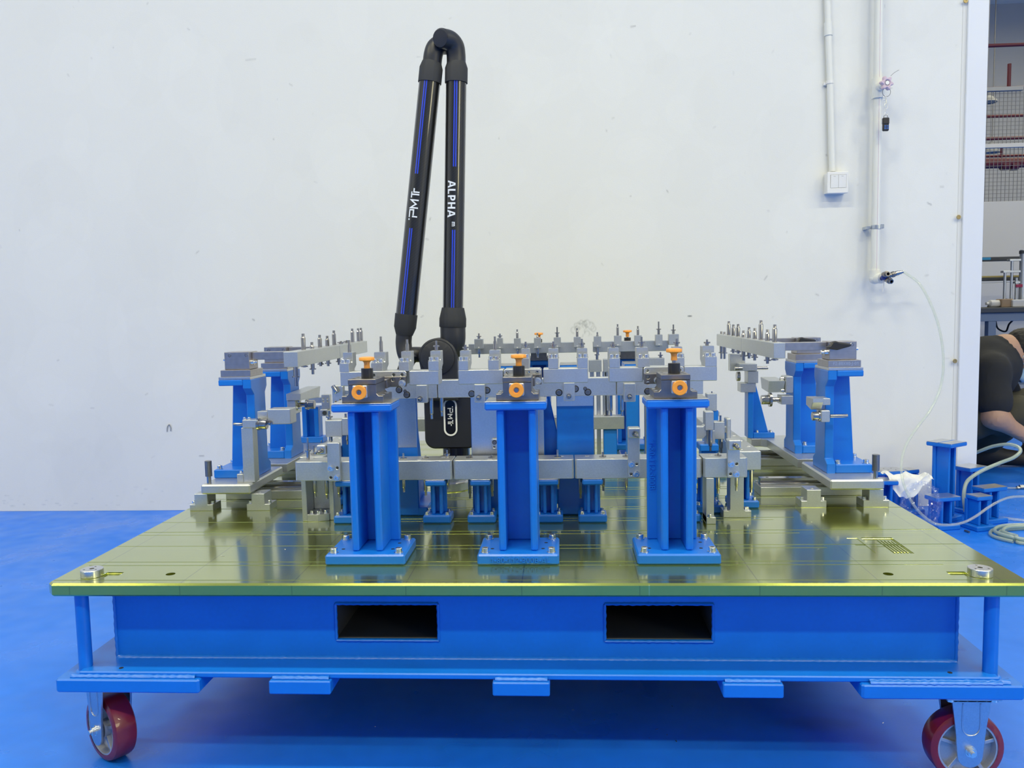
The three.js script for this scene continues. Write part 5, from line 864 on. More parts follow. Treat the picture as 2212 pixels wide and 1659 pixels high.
// ---------------------------------------------------------------- on the wall
{
  let t = thing('conduit', 'thin white conduit leaning down the wall into the light switch', 'conduit');
  const zc = WZ + 0.016, a = onZ([1797.5, 371], zc), b = onZ([1793, 180], zc), c = onZ([1789.5, 74], zc), d = onZ([1785.5, -120], zc), e2 = V3(d.x - 0.02, CEIL, zc);
  part(t, 'pipe', tube([a, b, c, d, V3(d.x - 0.01, 3, zc), e2], 0.0125, 60, 14), M.pvc);
  const dir = c.clone().sub(b).normalize(); part(t, 'sleeve', cyl(c.clone().addScaledVector(dir, -0.006), dir, 0.05, 0.0155, 0.0155, 20), M.pvc);
  part(t, 'clip', join([cyl(onZ([1792.5, 178], zc).clone().addScaledVector(dir, -0.006), dir, 0.012, 0.0145, 0.0145, 18), cb(b.x - 0.022, b.x, b.y - 0.006, b.y + 0.006, WZ, WZ + 0.012)]), M.plastic);
  t = thing('light_switch', 'white surface-mounted double rocker switch on the wall', 'switch');
  const zs = WZ + 0.048, [x0, x1, y0, y1] = rect(P0, 1787, 370.5, 1833, 417.5, zs);
  part(t, 'back_box', cb(x0 + 0.0015, x1 - 0.0015, y0 + 0.0015, y1 - 0.0015, WZ, zs - 0.011, 0.002), M.plastic);
  part(t, 'face_frame', prism('z', box4(x0, x1, y0, y1, 0.003), zs - 0.0105, zs, 0.002, [{ pts: box4(x0 + 0.0125, x1 - 0.0085, y0 + 0.021, y1 - 0.013).reverse() }]), M.plastic);
  const sm = (x0 + x1) / 2 + 0.002; for (const [a2, b2] of [[x0 + 0.013, sm - 0.0004], [sm + 0.0004, x1 - 0.009]]) { const r = part(t, 'rocker', prism('x', [[zs - 0.009, y0 + 0.0215], [zs + 0.0002, y0 + 0.0215], [zs + 0.0022, y1 - 0.0135], [zs - 0.009, y1 - 0.0135]], a2, b2, 0.0008), M.plastic); part(r, 'marker', cb((a2 + b2) / 2 - 0.004, (a2 + b2) / 2 + 0.004, y1 - 0.019, y1 - 0.0178, zs + 0.0014, zs + 0.0022, 0.0001), M.grey); }
  // air pipe with valve, clip and manifold
  t = thing('air_pipe', 'white plastic air pipe on the wall with a pale pink star handle valve', 'pipe');
  const zp = WZ + 0.045, top = onZ([1899, 0], zp), bot = onZ([1890.5, 588], zp);
  const up = V3(top.x + (top.x - bot.x) * 2.2, CEIL, zp);
  part(t, 'pipe', tube([bot, onZ([1895, 300], zp), top, up], 0.0168, 60, 20), M.pvc);
  part(t, 'stripe', tube([bot, onZ([1895, 300], zp), top, up].map(p => p.clone().add(V3(-0.0005, 0, 0.0166))), 0.0009, 60, 6), M.pink, 'thin lilac printed stripe');
  const v0 = onZ([1897, 190], zp); part(t, 'valve_body', join([cyl(onZ([1896.5, 213], zp), 'y', 0.075, 0.0235, 0.0235, 28), cyl(v0, 'z', 0.034, 0.019, 0.017, 24), cyl(v0.clone().add(V3(0, 0, 0.033)), V3(0.25, 0.02, 1), 0.016, 0.012, 0.011, 16)]), M.pvc);
  const hk = onZ([1914.5, 180], zp + 0.062), star = []; for (let k = 0; k < 60; k++) { const a2 = k / 60 * Math.PI * 2, r = 0.0225 + 0.0045 * Math.cos(6 * a2 + 0.6); star.push([r * Math.cos(a2), r * Math.sin(a2)]); }
  const sg = prism('z', star, -0.009, 0.009, 0.003, [{ x: 0, y: 0, r: 0.0105 }]); sg.rotateY(0.25); sg.translate(hk.x, hk.y, hk.z); part(t, 'star_handle', sg, M.pink, 'pale pink star handle');
  part(t, 'handle_stem', join([cyl(v0.clone().add(V3(0.004, 0, 0.045)), hk.clone().sub(v0.clone().add(V3(0.004, 0, 0.045))).normalize(), 0.026, 0.0075, 0.0075, 14), lathe(hk, V3(0.25, 0, 1), [[0.008, -0.006], [0.008, 0.004], [0.005, 0.005], [0.0035, 0.0052], [0.0035, 0.003], [0, 0.003]], 18)]), M.plastic);
  const cw = onZ([1924, 164], hk.z), ce = onZ([1942, 151], hk.z); part(t, 'twist_wire', tube([cw, onZ([1932, 157], hk.z), ce], 0.0008, 16, 6), M.wire);
  const cl = onZ([1886.5, 491], zp); part(t, 'pipe_clip', join([lathe(V3(onZ([1892, 491], zp).x, cl.y - 0.007, zp), V3(0.06, 1, 0), [[0.0175, 0], [0.0192, 0], [0.0192, 0.014], [0.0175, 0.014]], 26), cb(cl.x - 0.026, cl.x - 0.010, cl.y - 0.007, cl.y + 0.005, WZ, zp - 0.004, 0.001), cb(cl.x + 0.028, cl.x + 0.044, cl.y - 0.004, cl.y + 0.012, WZ, zp - 0.006, 0.001)]), M.galv, 'metal pipe clip');
  part(t, 'elbow', join([uvBox(new THREE.SphereGeometry(0.0225, 24, 16).translate(bot.x, bot.y - 0.024, zp)), cyl(V3(bot.x, bot.y - 0.024, zp), 'y', 0.032, 0.022, 0.022, 24), cyl(V3(bot.x, bot.y - 0.024, zp), V3(0.45, -0.05, 1), 0.034, 0.020, 0.020, 24)]), M.pvc);
  t = thing('air_manifold', 'dark metal air manifold with three quick couplers at the foot of the pipe', 'manifold');
  const m0 = V3(bot.x, bot.y - 0.024, zp).addScaledVector(V3(0.45, -0.05, 1).normalize(), 0.0345), m1 = onZ([1911, 598], zp + 0.06);
  part(t, 'body', join([cyl(m0, m1.clone().sub(m0).normalize(), m1.distanceTo(m0) + 0.006, 0.0085, 0.0085, 16), uvBox(new THREE.SphereGeometry(0.013, 18, 12).translate(m1.x, m1.y, m1.z))]), std({ color: lin(0.03, 0.05, 0.25), roughness: 0.4, metalness: 0.4 }));
  const coup = (p, d) => part(t, 'coupler', join([lathe(p, d, [[0.0055, 0], [0.010, 0], [0.010, 0.014], [0.0118, 0.015], [0.0118, 0.024], [0.009, 0.025], [0.009, 0.034], [0.0058, 0.034], [0.0048, 0.028], [0.0048, 0.010]], 20)]), M.steel);
  coup(onZ([1909, 593], zp + 0.058), V3(0.12, 0.03, 1)); coup(onZ([1914, 603], zp + 0.056), V3(0.3, -0.35, 1)); const c3 = onZ([1918, 596], zp + 0.056); coup(c3, V3(1, 0.28, 0.05)); part(t, 'plug', lathe(c3.clone().addScaledVector(V3(1, 0.28, 0.05).normalize(), 0.03), V3(1, 0.24, 0.05), [[0, 0], [0.0095, 0], [0.0095, 0.010], [0.0075, 0.011], [0.0075, 0.020], [0.0058, 0.021], [0.0058, 0.028], [0, 0.028]], 18), M.pin);
  part(t, 'drip_tail', tube([onZ([1909, 604], zp + 0.05), onZ([1908.5, 618], zp + 0.05), onZ([1906.5, 630], zp + 0.05)], 0.0025, 12, 8), M.plastic);
  // key ring and remote
  t = thing('remote_fob', 'small black remote fob with blue buttons hanging from the valve on a key ring', 'remote');
  const zk = hk.z - 0.004, kr = onZ([1915, 199], zk), tor = new THREE.TorusGeometry(0.015, 0.0009, 8, 36); tor.scale(1, 1.1, 1); tor.translate(kr.x, kr.y, zk); part(t, 'key_ring', uvBox(tor), M.wire);
  const l0 = onZ([1914, 208], zk), l1 = onZ([1914, 224], zk), l2 = onZ([1913.5, 240], zk), l3 = onZ([1914, 246], zk);
  const tr = (p, rx, ry) => { const g = new THREE.TorusGeometry(1, 0.12, 8, 24); g.scale(rx, ry, rx * 0.8); g.translate(p.x, p.y, p.z); return uvBox(g); };
  part(t, 'clasp', join([cyl(l0, l1.clone().sub(l0).normalize(), l0.distanceTo(l1), 0.0022, 0.0022, 12), tr(onZ([1914, 229], zk), 0.006, 0.011), tr(onZ([1911, 212], zk), 0.005, 0.008), cyl(l2, 'y', 0.01, 0.0018), tr(l3, 0.0055, 0.0062)]), M.zinc);
  const [f0, f1, g0, g1] = rect(P0, 1907.5, 254, 1921, 282.5, zk + 0.004);
  const fob = part(t, 'body', join([cb(f0, f1, g0, g1, zk - 0.008, zk + 0.004, 0.003), cb(f0 - 0.001, f1 + 0.0005, g0 + 0.024, g1 + 0.0005, zk - 0.0085, zk + 0.0062, 0.003), tr(V3((f0 + f1) / 2, g1 + 0.004, zk - 0.002), 0.007, 0.007)]), M.black);
  for (const [i, j] of [[0, 0], [0, 1], [1, 0], [1, 1]]) part(fob, 'button', cb(f0 + 0.0045 + i * 0.0095, f0 + 0.012 + i * 0.0095, g0 + 0.006 + j * 0.0085, g0 + 0.0125 + j * 0.0085, zk + 0.0038, zk + 0.0052, 0.0006), std({ color: lin(0.03, 0.11, 0.36), roughness: 0.4 }), 'blue button');
  // chipped plaster mark
  const h = onZ([365, 925], WZ); t = thing('wall_chip', 'small chipped loop of paint peeling from the white wall', 'paint chip'); part(t, 'flake', tube([V3(h.x - 0.008, h.y - 0.014, WZ + 0.002), V3(h.x - 0.004, h.y + 0.008, WZ + 0.004), V3(h.x + 0.004, h.y + 0.016, WZ + 0.003), V3(h.x + 0.01, h.y + 0.004, WZ + 0.004), V3(h.x + 0.008, h.y - 0.012, WZ + 0.002)], 0.0018, 30, 6), M.grey);
  // clear hose from the manifold to the floor
  t = thing('air_hose', 'clear plastic hose drooping from the manifold over the spare stands to the floor', 'hose');
  const s0 = c3.clone().addScaledVector(V3(1, 0.26, 0.05).normalize(), 0.058), O = (x, y, zz) => onZ([x, y], zz), fl = (x, y) => onY([x, y], 0.006);
  part(t, 'hose', tube([s0, O(1962, 594, -1.93), O(1985, 612, -1.9), O(2012, 660, -1.87), O(2030, 715, -1.85), O(2038, 780, -1.84), O(2032, 835, -1.83), O(2010, 885, -1.80), O(1980, 925, -1.76), O(1956, 965, -1.70), O(1947, 1005, -1.64), O(1952, 1045, -1.60), O(1970, 1085, -1.585), O(1992, 1112, -1.59), O(2020, 1131, -1.60), O(2052, 1134, -1.60), O(2080, 1129, -1.60), O(2105, 1117, -1.61), O(2135, 1096, -1.64), O(2160, 1082, -1.70), O(2185, 1074, -1.78), O(2225, 1072, -1.85)], 0.0048, 260, 10), M.hose);
}

// ---------------------------------------------------------------- spare stands piled on the floor
{
  const S = [[1.515, -1.835, 0.30, 0.62, 'tallest spare blue stand with a split bare top standing on the floor', 0.105, 0.10], [1.318, -1.885, 0.185, 0.15, 'spare blue stand with a wide drilled top nearest the wall', 0.115, 0.08], [1.252, -1.735, 0.178, -0.1, 'spare blue stand with a notched top under the white cloth', 0.08, 0.07], [1.425, -1.945, 0.175, 0.4, 'spare blue stand with a small square top behind the white cloth', 0.055, 0.05], [1.655, -1.945, 0.185, 0.5, 'spare blue stand with a bare top against the jamb', 0.10, 0.08], [1.66, -1.80, 0.135, 0.35, 'low spare blue stand with a wide scratched top under the looping hose', 0.11, 0.06], [1.575, -1.70, 0.125, 0.3, 'low spare blue stand with a narrow top next to the hose on the floor', 0.065, 0.06], [1.452, -1.715, 0.12, 0.25, 'low spare blue stand half wrapped in clear plastic', 0.10, 0.07]];
  for (const [x, z, H, r, label, tw, td] of S) {
    const t = thing('spare_stand', label, 'stand', 'spare stands on the floor'); t.userData.placed = true;
    stand(t, H, { at: [0, 0, 0], base: [Math.max(0.085, tw * 0.9), 0.085], bh: 0.018, top: [tw, td], th: 0.016, webW: 0.06, ribO: 0.046, ribT: 0.01, front: 0.026, noBolts: true });
    if (H === 0.30) part(t, 'groove', cb(-tw / 2, tw / 2, H - 0.0005, H + 0.0003, -0.004, 0.002, 0.0001), M.blue);
    if (tw > 0.11) for (let k = 0; k < 6; k++) part(t, 'drilled_hole', cyl(V3(-0.045 + 0.03 * (k % 3) + 0.01, H - 0.002, k < 3 ? 0.015 : -0.018), 'y', 0.0023, 0.0025, 0.0025, 10), M.darkGrey);
    t.position.set(x, 0, z); t.rotation.y = r;
  }
  // white cloth draped over the stands
  let t = thing('white_cloth', 'crumpled white cloth draped over the spare stands', 'cloth');
  const nu = 36, nv = 36, pos = [], idx = [];
  for (let j = 0; j <= nv; j++) for (let i = 0; i <= nu; i++) {
    const u = i / nu, v = j / nv, edge = 0.55 + 0.45 * (1 - Math.abs(2 * u - 0.75)) + 0.08 * perlin.noise(u * 7, 3, 1);
    const s = v * edge, x = 1.262 + 0.165 * u + 0.012 * perlin.noise(u * 3, v * 3, 2), over = Math.max(0, s - 0.45);
    const zz = -1.805 + 0.05 * u * 0 + Math.min(s, 0.45) * 0.17 + over * 0.02 + 0.010 * perlin.noise(u * 5, v * 4, 5), y = 0.188 - 0.006 * u - over * 0.16 + 0.010 * perlin.noise(u * 6 + 2, v * 5, 9) + 0.006 * Math.sin(u * 14 + v * 3);
    pos.push(x, y, zz);
  }
  for (let j = 0; j < nv; j++) for (let i = 0; i < nu; i++) { const a = j * (nu + 1) + i; idx.push(a, a + 1, a + nu + 1, a + 1, a + nu + 2, a + nu + 1); }
  const g = new THREE.BufferGeometry(); g.setAttribute('position', new THREE.Float32BufferAttribute(pos, 3)); g.setIndex(idx); g.computeVertexNormals(); part(t, 'sheet', uvBox(g), M.paper);
  // clear plastic film
  t = thing('plastic_film', 'crumpled clear plastic film bag beside the spare stands', 'plastic bag');
  const sp = new THREE.IcosahedronGeometry(1, 24), p = sp.attributes.position;
  for (let i = 0; i < p.count; i++) { const v = V3().fromBufferAttribute(p, i), n = Math.abs(perlin.noise(v.x * 3 + 4, v.y * 3, v.z * 3)) * 0.5 + Math.abs(perlin.noise(v.x * 8, v.y * 8 + 2, v.z * 8)) * 0.22 + Math.abs(perlin.noise(v.x * 18, v.y * 18 + 2, v.z * 18)) * 0.07; const k = 0.82 + n * 0.75 - (v.y > 0 ? 0 : 0.05); p.setXYZ(i, 1.352 + v.x * 0.072 * k, 0.0905 + v.y * 0.098 * Math.min(k, 1 / 1.02), -1.66 + v.z * 0.05 * k); }
  sp.computeVertexNormals(); part(t, 'film', uvBox(toCreasedNormals(sp, 0.35)), M.film);
  // hose coil and loop
  t = thing('hose_coil', 'coil of greenish clear hose lying on the blue floor', 'hose'); const c = onY([2196, 1148], 0.006), pts = [];
  for (let k = 0; k <= 150; k++) { const a = k / 150 * Math.PI * 2 * 3.6 + 2.6, lap = Math.floor(k / 41.7), r = [0.142, 0.118, 0.130, 0.106][lap % 4] + 0.012 * Math.sin(k * 0.151); pts.push(V3(c.x + 0.06 + r * Math.cos(a) * 1.15, 0.0066 + (lap > 1 ? 0.0122 : 0) + 0.001 * Math.sin(k * 0.9), c.z + 0.07 + r * Math.sin(a) * 0.85)); }
  part(t, 'hose', tube(pts, 0.0060, 420, 10), M.hoseGreen);
  for (const [k, r] of [[56, 0.2], [72, -0.4]]) { const q = pts[k], b = cb(-0.018, 0.018, 0.0065, 0.008, -0.022, 0.022, 0.0003); b.rotateY(r); b.translate(q.x + 0.01, q.y, q.z); part(t, 'tag', b, M.label, 'pale blue paper tag'); }
  t = thing('looped_hose', 'greenish clear hose looping up from a spare stand beside the jamb', 'hose'); const Z1 = (x, y, z) => onZ([x, y], z);
  part(t, 'hose', tube([Z1(2085, 1105, -1.76), Z1(2082, 1070, -1.765), Z1(2087, 1044, -1.78), Z1(2100, 1030, -1.80), Z1(2125, 1015, -1.81), Z1(2160, 1000, -1.83), Z1(2190, 988, -1.86), Z1(2204, 975, -1.90), Z1(2200, 966, -1.94), Z1(2180, 960, -1.99), Z1(2150, 963, -2.05), Z1(2120, 973, -2.12), Z1(2098, 984, -2.18), Z1(2080, 1000, -2.22)], 0.0068, 160, 10), M.hoseGreen);
  t = thing('air_line', 'thin clear air line with a metal coupling lying across the floor', 'hose'); const q0 = onY([2148, 1055], 0.005), q1 = onY([2196, 1054], 0.006), q2 = onY([2240, 1053], 0.006);
  part(t, 'line', tube([onY([2130, 1062], 0.004), q0, q1], 0.004, 30, 8), M.hose); part(t, 'coupling', cyl(q1, q2.clone().sub(q1).normalize(), 0.07, 0.0085, 0.0085, 14), M.pin); part(t, 'coupling_nut', cyl(q1.clone().add(V3(0.012, 0.0035, 0)), q2.clone().sub(q1).normalize(), 0.02, 0.0105, 0.0105, 6), M.pin);
  t = thing('hose_end', 'clear hose end lying straight across the floor past the stands', 'hose'); part(t, 'hose', tube([onY([2125, 1108], 0.006), onY([2150, 1116], 0.006), onY([2225, 1126], 0.006)], 0.005, 30, 8), M.hose);
  t = thing('small_pin', 'short dark steel pin dropped on the floor beside a spare stand', 'pin'); const r0 = onY([2084, 1146], 0.004), r1 = onY([2093, 1149], 0.004); part(t, 'pin', cyl(r0, r1.clone().sub(r0).normalize(), 0.022, 0.0035), M.steel);
}
{ // metal swarf: flakes scattered on the floor and the plate
  const n = 150, fg = cb(-0.003, 0.003, 0, 0.0004, -0.001, 0.001, 0.0001), im = new THREE.InstancedMesh(fg, M.zinc, n), m = new THREE.Matrix4(), qn = new THREE.Quaternion();
  for (let i = 0; i < n; i++) { let x, y, z; if (i < 90) { const p = onY([2120 + rnd() * 90, 1060 + rnd() * rnd() * 80], 0); x = p.x; y = 0.0002; z = p.z; } else if (i < 105) { x = -0.6 + rnd() * 1.3; y = 0.0002; z = -0.3 + rnd() * 0.15; } else { x = -0.7 + rnd() * 1.4; y = PT + 0.0002; z = -0.08 - rnd() * 0.6; } const s = 0.3 + rnd() * 0.9; m.compose(V3(x, y, z), qn.setFromAxisAngle(AX.y, rnd() * 6.28), V3(s, 1, s)); im.setMatrixAt(i, m); }
  im.name = numbered('metal_swarf'); im.userData = { kind: 'stuff', label: 'tiny bright metal flakes scattered on floor and plate', category: 'swarf' }; im.castShadow = im.receiveShadow = true; scene.add(im);
}

// ---------------------------------------------------------------- the hall seen past the jamb
{
  const R = (px, py, z) => onZ([px, py], z);
  let z = -5.6, t = thing('mesh_partition', 'wire mesh partition above grey panels at the back of the hall', 'partition');
  const x0 = R(2060, 300, z).x, x1 = R(2330, 300, z).x, yt = R(2160, 195, z).y, ym = R(2160, 316, z).y, yb = R(2160, 436, z).y, yp = R(2160, 556, z).y;
  const bars = [], pitch = 0.031; for (let x = x0; x < x1; x += pitch) bars.push(cb(x, x + 0.003, yb, yt, z, z + 0.004, 0.0002)); for (let y = yb; y < yt; y += pitch) bars.push(cb(x0, x1, y, y + 0.003, z + 0.0042, z + 0.007, 0.0002));
  const wm = part(t, 'wire_mesh', join(bars), M.wire); wm.userData.kind = 'stuff';
  part(t, 'rail', cb(x0, x1, ym - 0.015, ym + 0.016, z - 0.01, z + 0.03), M.panelWhite); part(t, 'top_rail', cb(x0, R(2207, 195, z).x, yt - 0.01, yt + 0.02, z - 0.01, z + 0.03), M.grey);
  part(t, 'panel', cb(x0, x1, yp - 0.2, yb, z, z + 0.03), M.panelWhite); part(t, 'panel', cb(x0, x1, 0, yp - 0.205, z, z + 0.03), M.panelWhite);
  for (const x of [x0, x1 - 0.06]) part(t, 'post', cb(x, x + 0.06, 0, yt, z - 0.07, z - 0.011), M.grey);
  // red sprinkler pipes in the hall
  const pipe = (label, segs, r) => { const p = thing('sprinkler_pipe', label, 'pipe', 'red sprinkler pipes'); for (const s of segs) { const a = s[0], b = s[1]; part(p, 'pipe', cyl(a, b.clone().sub(a).normalize(), a.distanceTo(b), r, r, 14), M.fire); } return p; };
  const X0 = 1.2, X1 = 8.05, row = (py, zz) => { const y = R(2160, py, zz).y; return [V3(X0, y, zz), V3(X1, y, zz)]; };
  let zr = -6.6; pipe('dark red sprinkler pipe high under the hall ceiling', [row(98, zr)], 0.016);
  { const q = row(191, zr), v = R(2179, 191, zr); pipe('dark red sprinkler pipe with a long upright branch above the mesh', [q, [v, V3(v.x, R(2179, 138, zr).y, zr)]], 0.016); }
  { const q = row(251, zr); pipe('thin dark red sprinkler pipe crossing behind the mesh', [q], 0.014); }
  { const q = row(299, zr), v = R(2125, 299, zr); pipe('dark red sprinkler pipe with a short upright branch behind the mesh', [q, [v, V3(v.x, R(2125, 262, zr).y, zr)]], 0.015); }
  { const q = row(337, zr), v = R(2163, 348, zr); pipe('thin dark red pipe dropping to the thick main', [q, [v, V3(v.x, R(2163, 318, zr).y, zr)]], 0.012); }
  { const y = R(2160, 357, zr).y; pipe('thick dark red sprinkler main with couplings', [[V3(X0, y, zr + 0.12), V3(X1, y, zr + 0.12)], ...[2170, 2190].map(px => { const q = R(px, 357, zr + 0.12); return [q.clone().add(V3(-0.03, 0, 0)), q.clone().add(V3(0.03, 0, 0))]; })], 0.045); }
  for (const [px, py, zz, label] of [[2131, 222, -7.6, 'grey bell-shaped hall lamp behind the upper mesh'], [2142, 330, -8.8, 'small grey bell-shaped hall lamp behind the lower mesh']]) { const q = R(px, py, zz), p = thing('bell_lamp', label, 'lamp'); part(p, 'shade', lathe(q, 'y', [[0.10, 0], [0.095, 0.02], [0.05, 0.06], [0.045, 0.11], [0, 0.11]], 24), M.grey); part(p, 'cord', cyl(q.clone().add(V3(0, 0.11, 0)), 'y', Math.max(0.05, CEIL - q.y - 0.11), 0.006), M.wire); }
  // work bench with shelf and apparatus
  z = -4.3; t = thing('work_bench', 'blue grey work bench with a black top and upper shelf behind the crouching man', 'bench');
  const bx0 = R(2085, 660, z).x, bx1 = bx0 + 1.6, by = R(2160, 664, z).y;
  part(t, 'bench_top', cb(bx0, bx1, by - 0.035, by, z - 0.65, z + 0.02, 0.004), M.darkGrey); part(t, 'apron', cb(bx0 + 0.03, bx1 - 0.03, by - 0.09, by - 0.0355, z - 0.05, z, 0.002), M.benchBlue);
  for (const x of [bx0 + 0.05, R(2135, 700, z).x, bx1 - 0.1]) part(t, 'leg', cb(x, x + 0.05, 0, by - 0.0905, z - 0.05, z, 0.002), M.benchBlue);
  part(t, 'stretcher', cb(bx0 + 0.05, bx1 - 0.05, 0.22, 0.26, z - 0.6, z - 0.55, 0.002), M.benchBlue); for (const x of [bx0 + 0.05, bx1 - 0.1]) part(t, 'leg', cb(x, x + 0.05, 0, by - 0.0355, z - 0.6, z - 0.55, 0.002), M.benchBlue);
  const sy = R(2160, 557, z - 0.5).y, sy2 = R(2160, 600, z - 0.5).y;
  part(t, 'shelf', cb(bx0, bx1, sy - 0.02, sy + 0.005, z - 0.6, z - 0.45, 0.002), M.darkGrey); part(t, 'shelf', cb(bx0, bx1, sy2 - 0.02, sy2, z - 0.6, z - 0.4, 0.002), M.darkGrey); part(t, 'shelf_edge', cb(bx0, bx1, sy2 + 0.0003, sy2 + 0.012, z - 0.41, z - 0.4, 0.001), std({ color: lin(0.45, 0.36, 0.12), roughness: 0.6 }), 'yellow shelf edge');
  for (const x of [R(2114, 600, z - 0.5).x, bx1 - 0.05]) part(t, 'upright', cb(x, x + 0.03, by, sy, z - 0.6, z - 0.56, 0.001), M.darkGrey);
  part(t, 'sticker', cb(R(2122, 560, z - 0.45).x, R(2140, 560, z - 0.45).x, sy - 0.015, sy + 0.002, z - 0.4499, z - 0.448, 0.0002), std({ color: lin(0.02, 0.25, 0.5), roughness: 0.5 }), 'blue sticker');
  t = thing('apparatus', 'aluminium frame apparatus with posts and cross rails on the bench', 'apparatus'); const za = z - 0.25;
  for (const px of [2169, 2183.5, 2194]) { const a = R(px, 655, za), b = R(px, px === 2183.5 ? 562 : px > 2190 ? 600 : 588, za); part(t, 'post', cyl(V3(a.x, by, za), 'y', b.y - by, 0.009, 0.009, 12), M.alu); }
  for (const [py, a, b] of [[562, 2180, 2250], [587, 2166, 2250], [610, 2192, 2250]]) part(t, 'rail', cb(R(a, py, za).x, R(b, py, za).x, R(a, py, za).y - 0.007, R(a, py, za).y + 0.007, za - 0.03, za + 0.01, 0.001), M.alu);
  part(t, 'cylinder', cyl(V3(R(2209, 600, za).x, by + 0.02, za), 'y', R(2209, 540, za).y - by - 0.02, 0.022, 0.022, 18), M.alu); part(t, 'cap', cyl(V3(R(2209, 600, za).x, R(2209, 548, za).y, za), 'y', 0.02, 0.026, 0.026, 18), M.darkGrey); part(t, 'clip', cb(R(2192, 617, za).x, R(2206, 617, za).x, R(2192, 617, za).y - 0.012, R(2192, 617, za).y + 0.008, za + 0.011, za + 0.02, 0.001), std({ color: lin(0.35, 0.02, 0.08), roughness: 0.5 }), 'red clip');
  for (const [a, b, c, d, zz, label, mat] of [[2164, 2190, 637, 655, z - 0.06, 'brown wooden block on the bench with a white part in front', M.card], [2188, 2225, 640, 656, z - 0.04, 'white moulded part lying on the bench', M.panelWhite], [2135, 2162, 640, 650, z - 0.1, 'white plastic bottle lying on the bench', M.panelWhite]]) { const o = thing(label.includes('bottle') ? 'bottle' : label.includes('wooden') ? 'wooden_block' : 'moulded_part', label, label.includes('bottle') ? 'bottle' : 'block'); const q = rect(P0, a, c, b, d, zz); part(o, 'body', label.includes('bottle') ? lathe(V3(q[1], by + 0.024, zz), V3(-1, 0.02, 0.1), [[0, 0], [0.022, 0.001], [0.024, 0.006], [0.024, 0.075], [0.010, 0.085], [0.010, 0.10], [0, 0.10]], 18) : cb(q[0], q[1], by, by + (q[3] - q[2]), zz - 0.08, zz, 0.004), mat); }
  { const o = thing('cable', 'black cable looping under the bench', 'cable'); part(o, 'cable', tube([R(2150, 690, z - 0.3), R(2156, 710, z - 0.3), R(2172, 716, z - 0.28), R(2180, 700, z - 0.3), R(2190, 690, z - 0.3)], 0.006, 40, 8), M.rubber); const b2 = thing('black_cap', 'black peaked cap lying on the bench top', 'cap'); const q = R(2148, 628, z - 0.45); part(b2, 'dome', lathe(V3(q.x, by, z - 0.3), 'y', [[0.11, 0], [0.10, 0.025], [0.06, 0.05], [0, 0.058]], 24), M.rubber); }
}

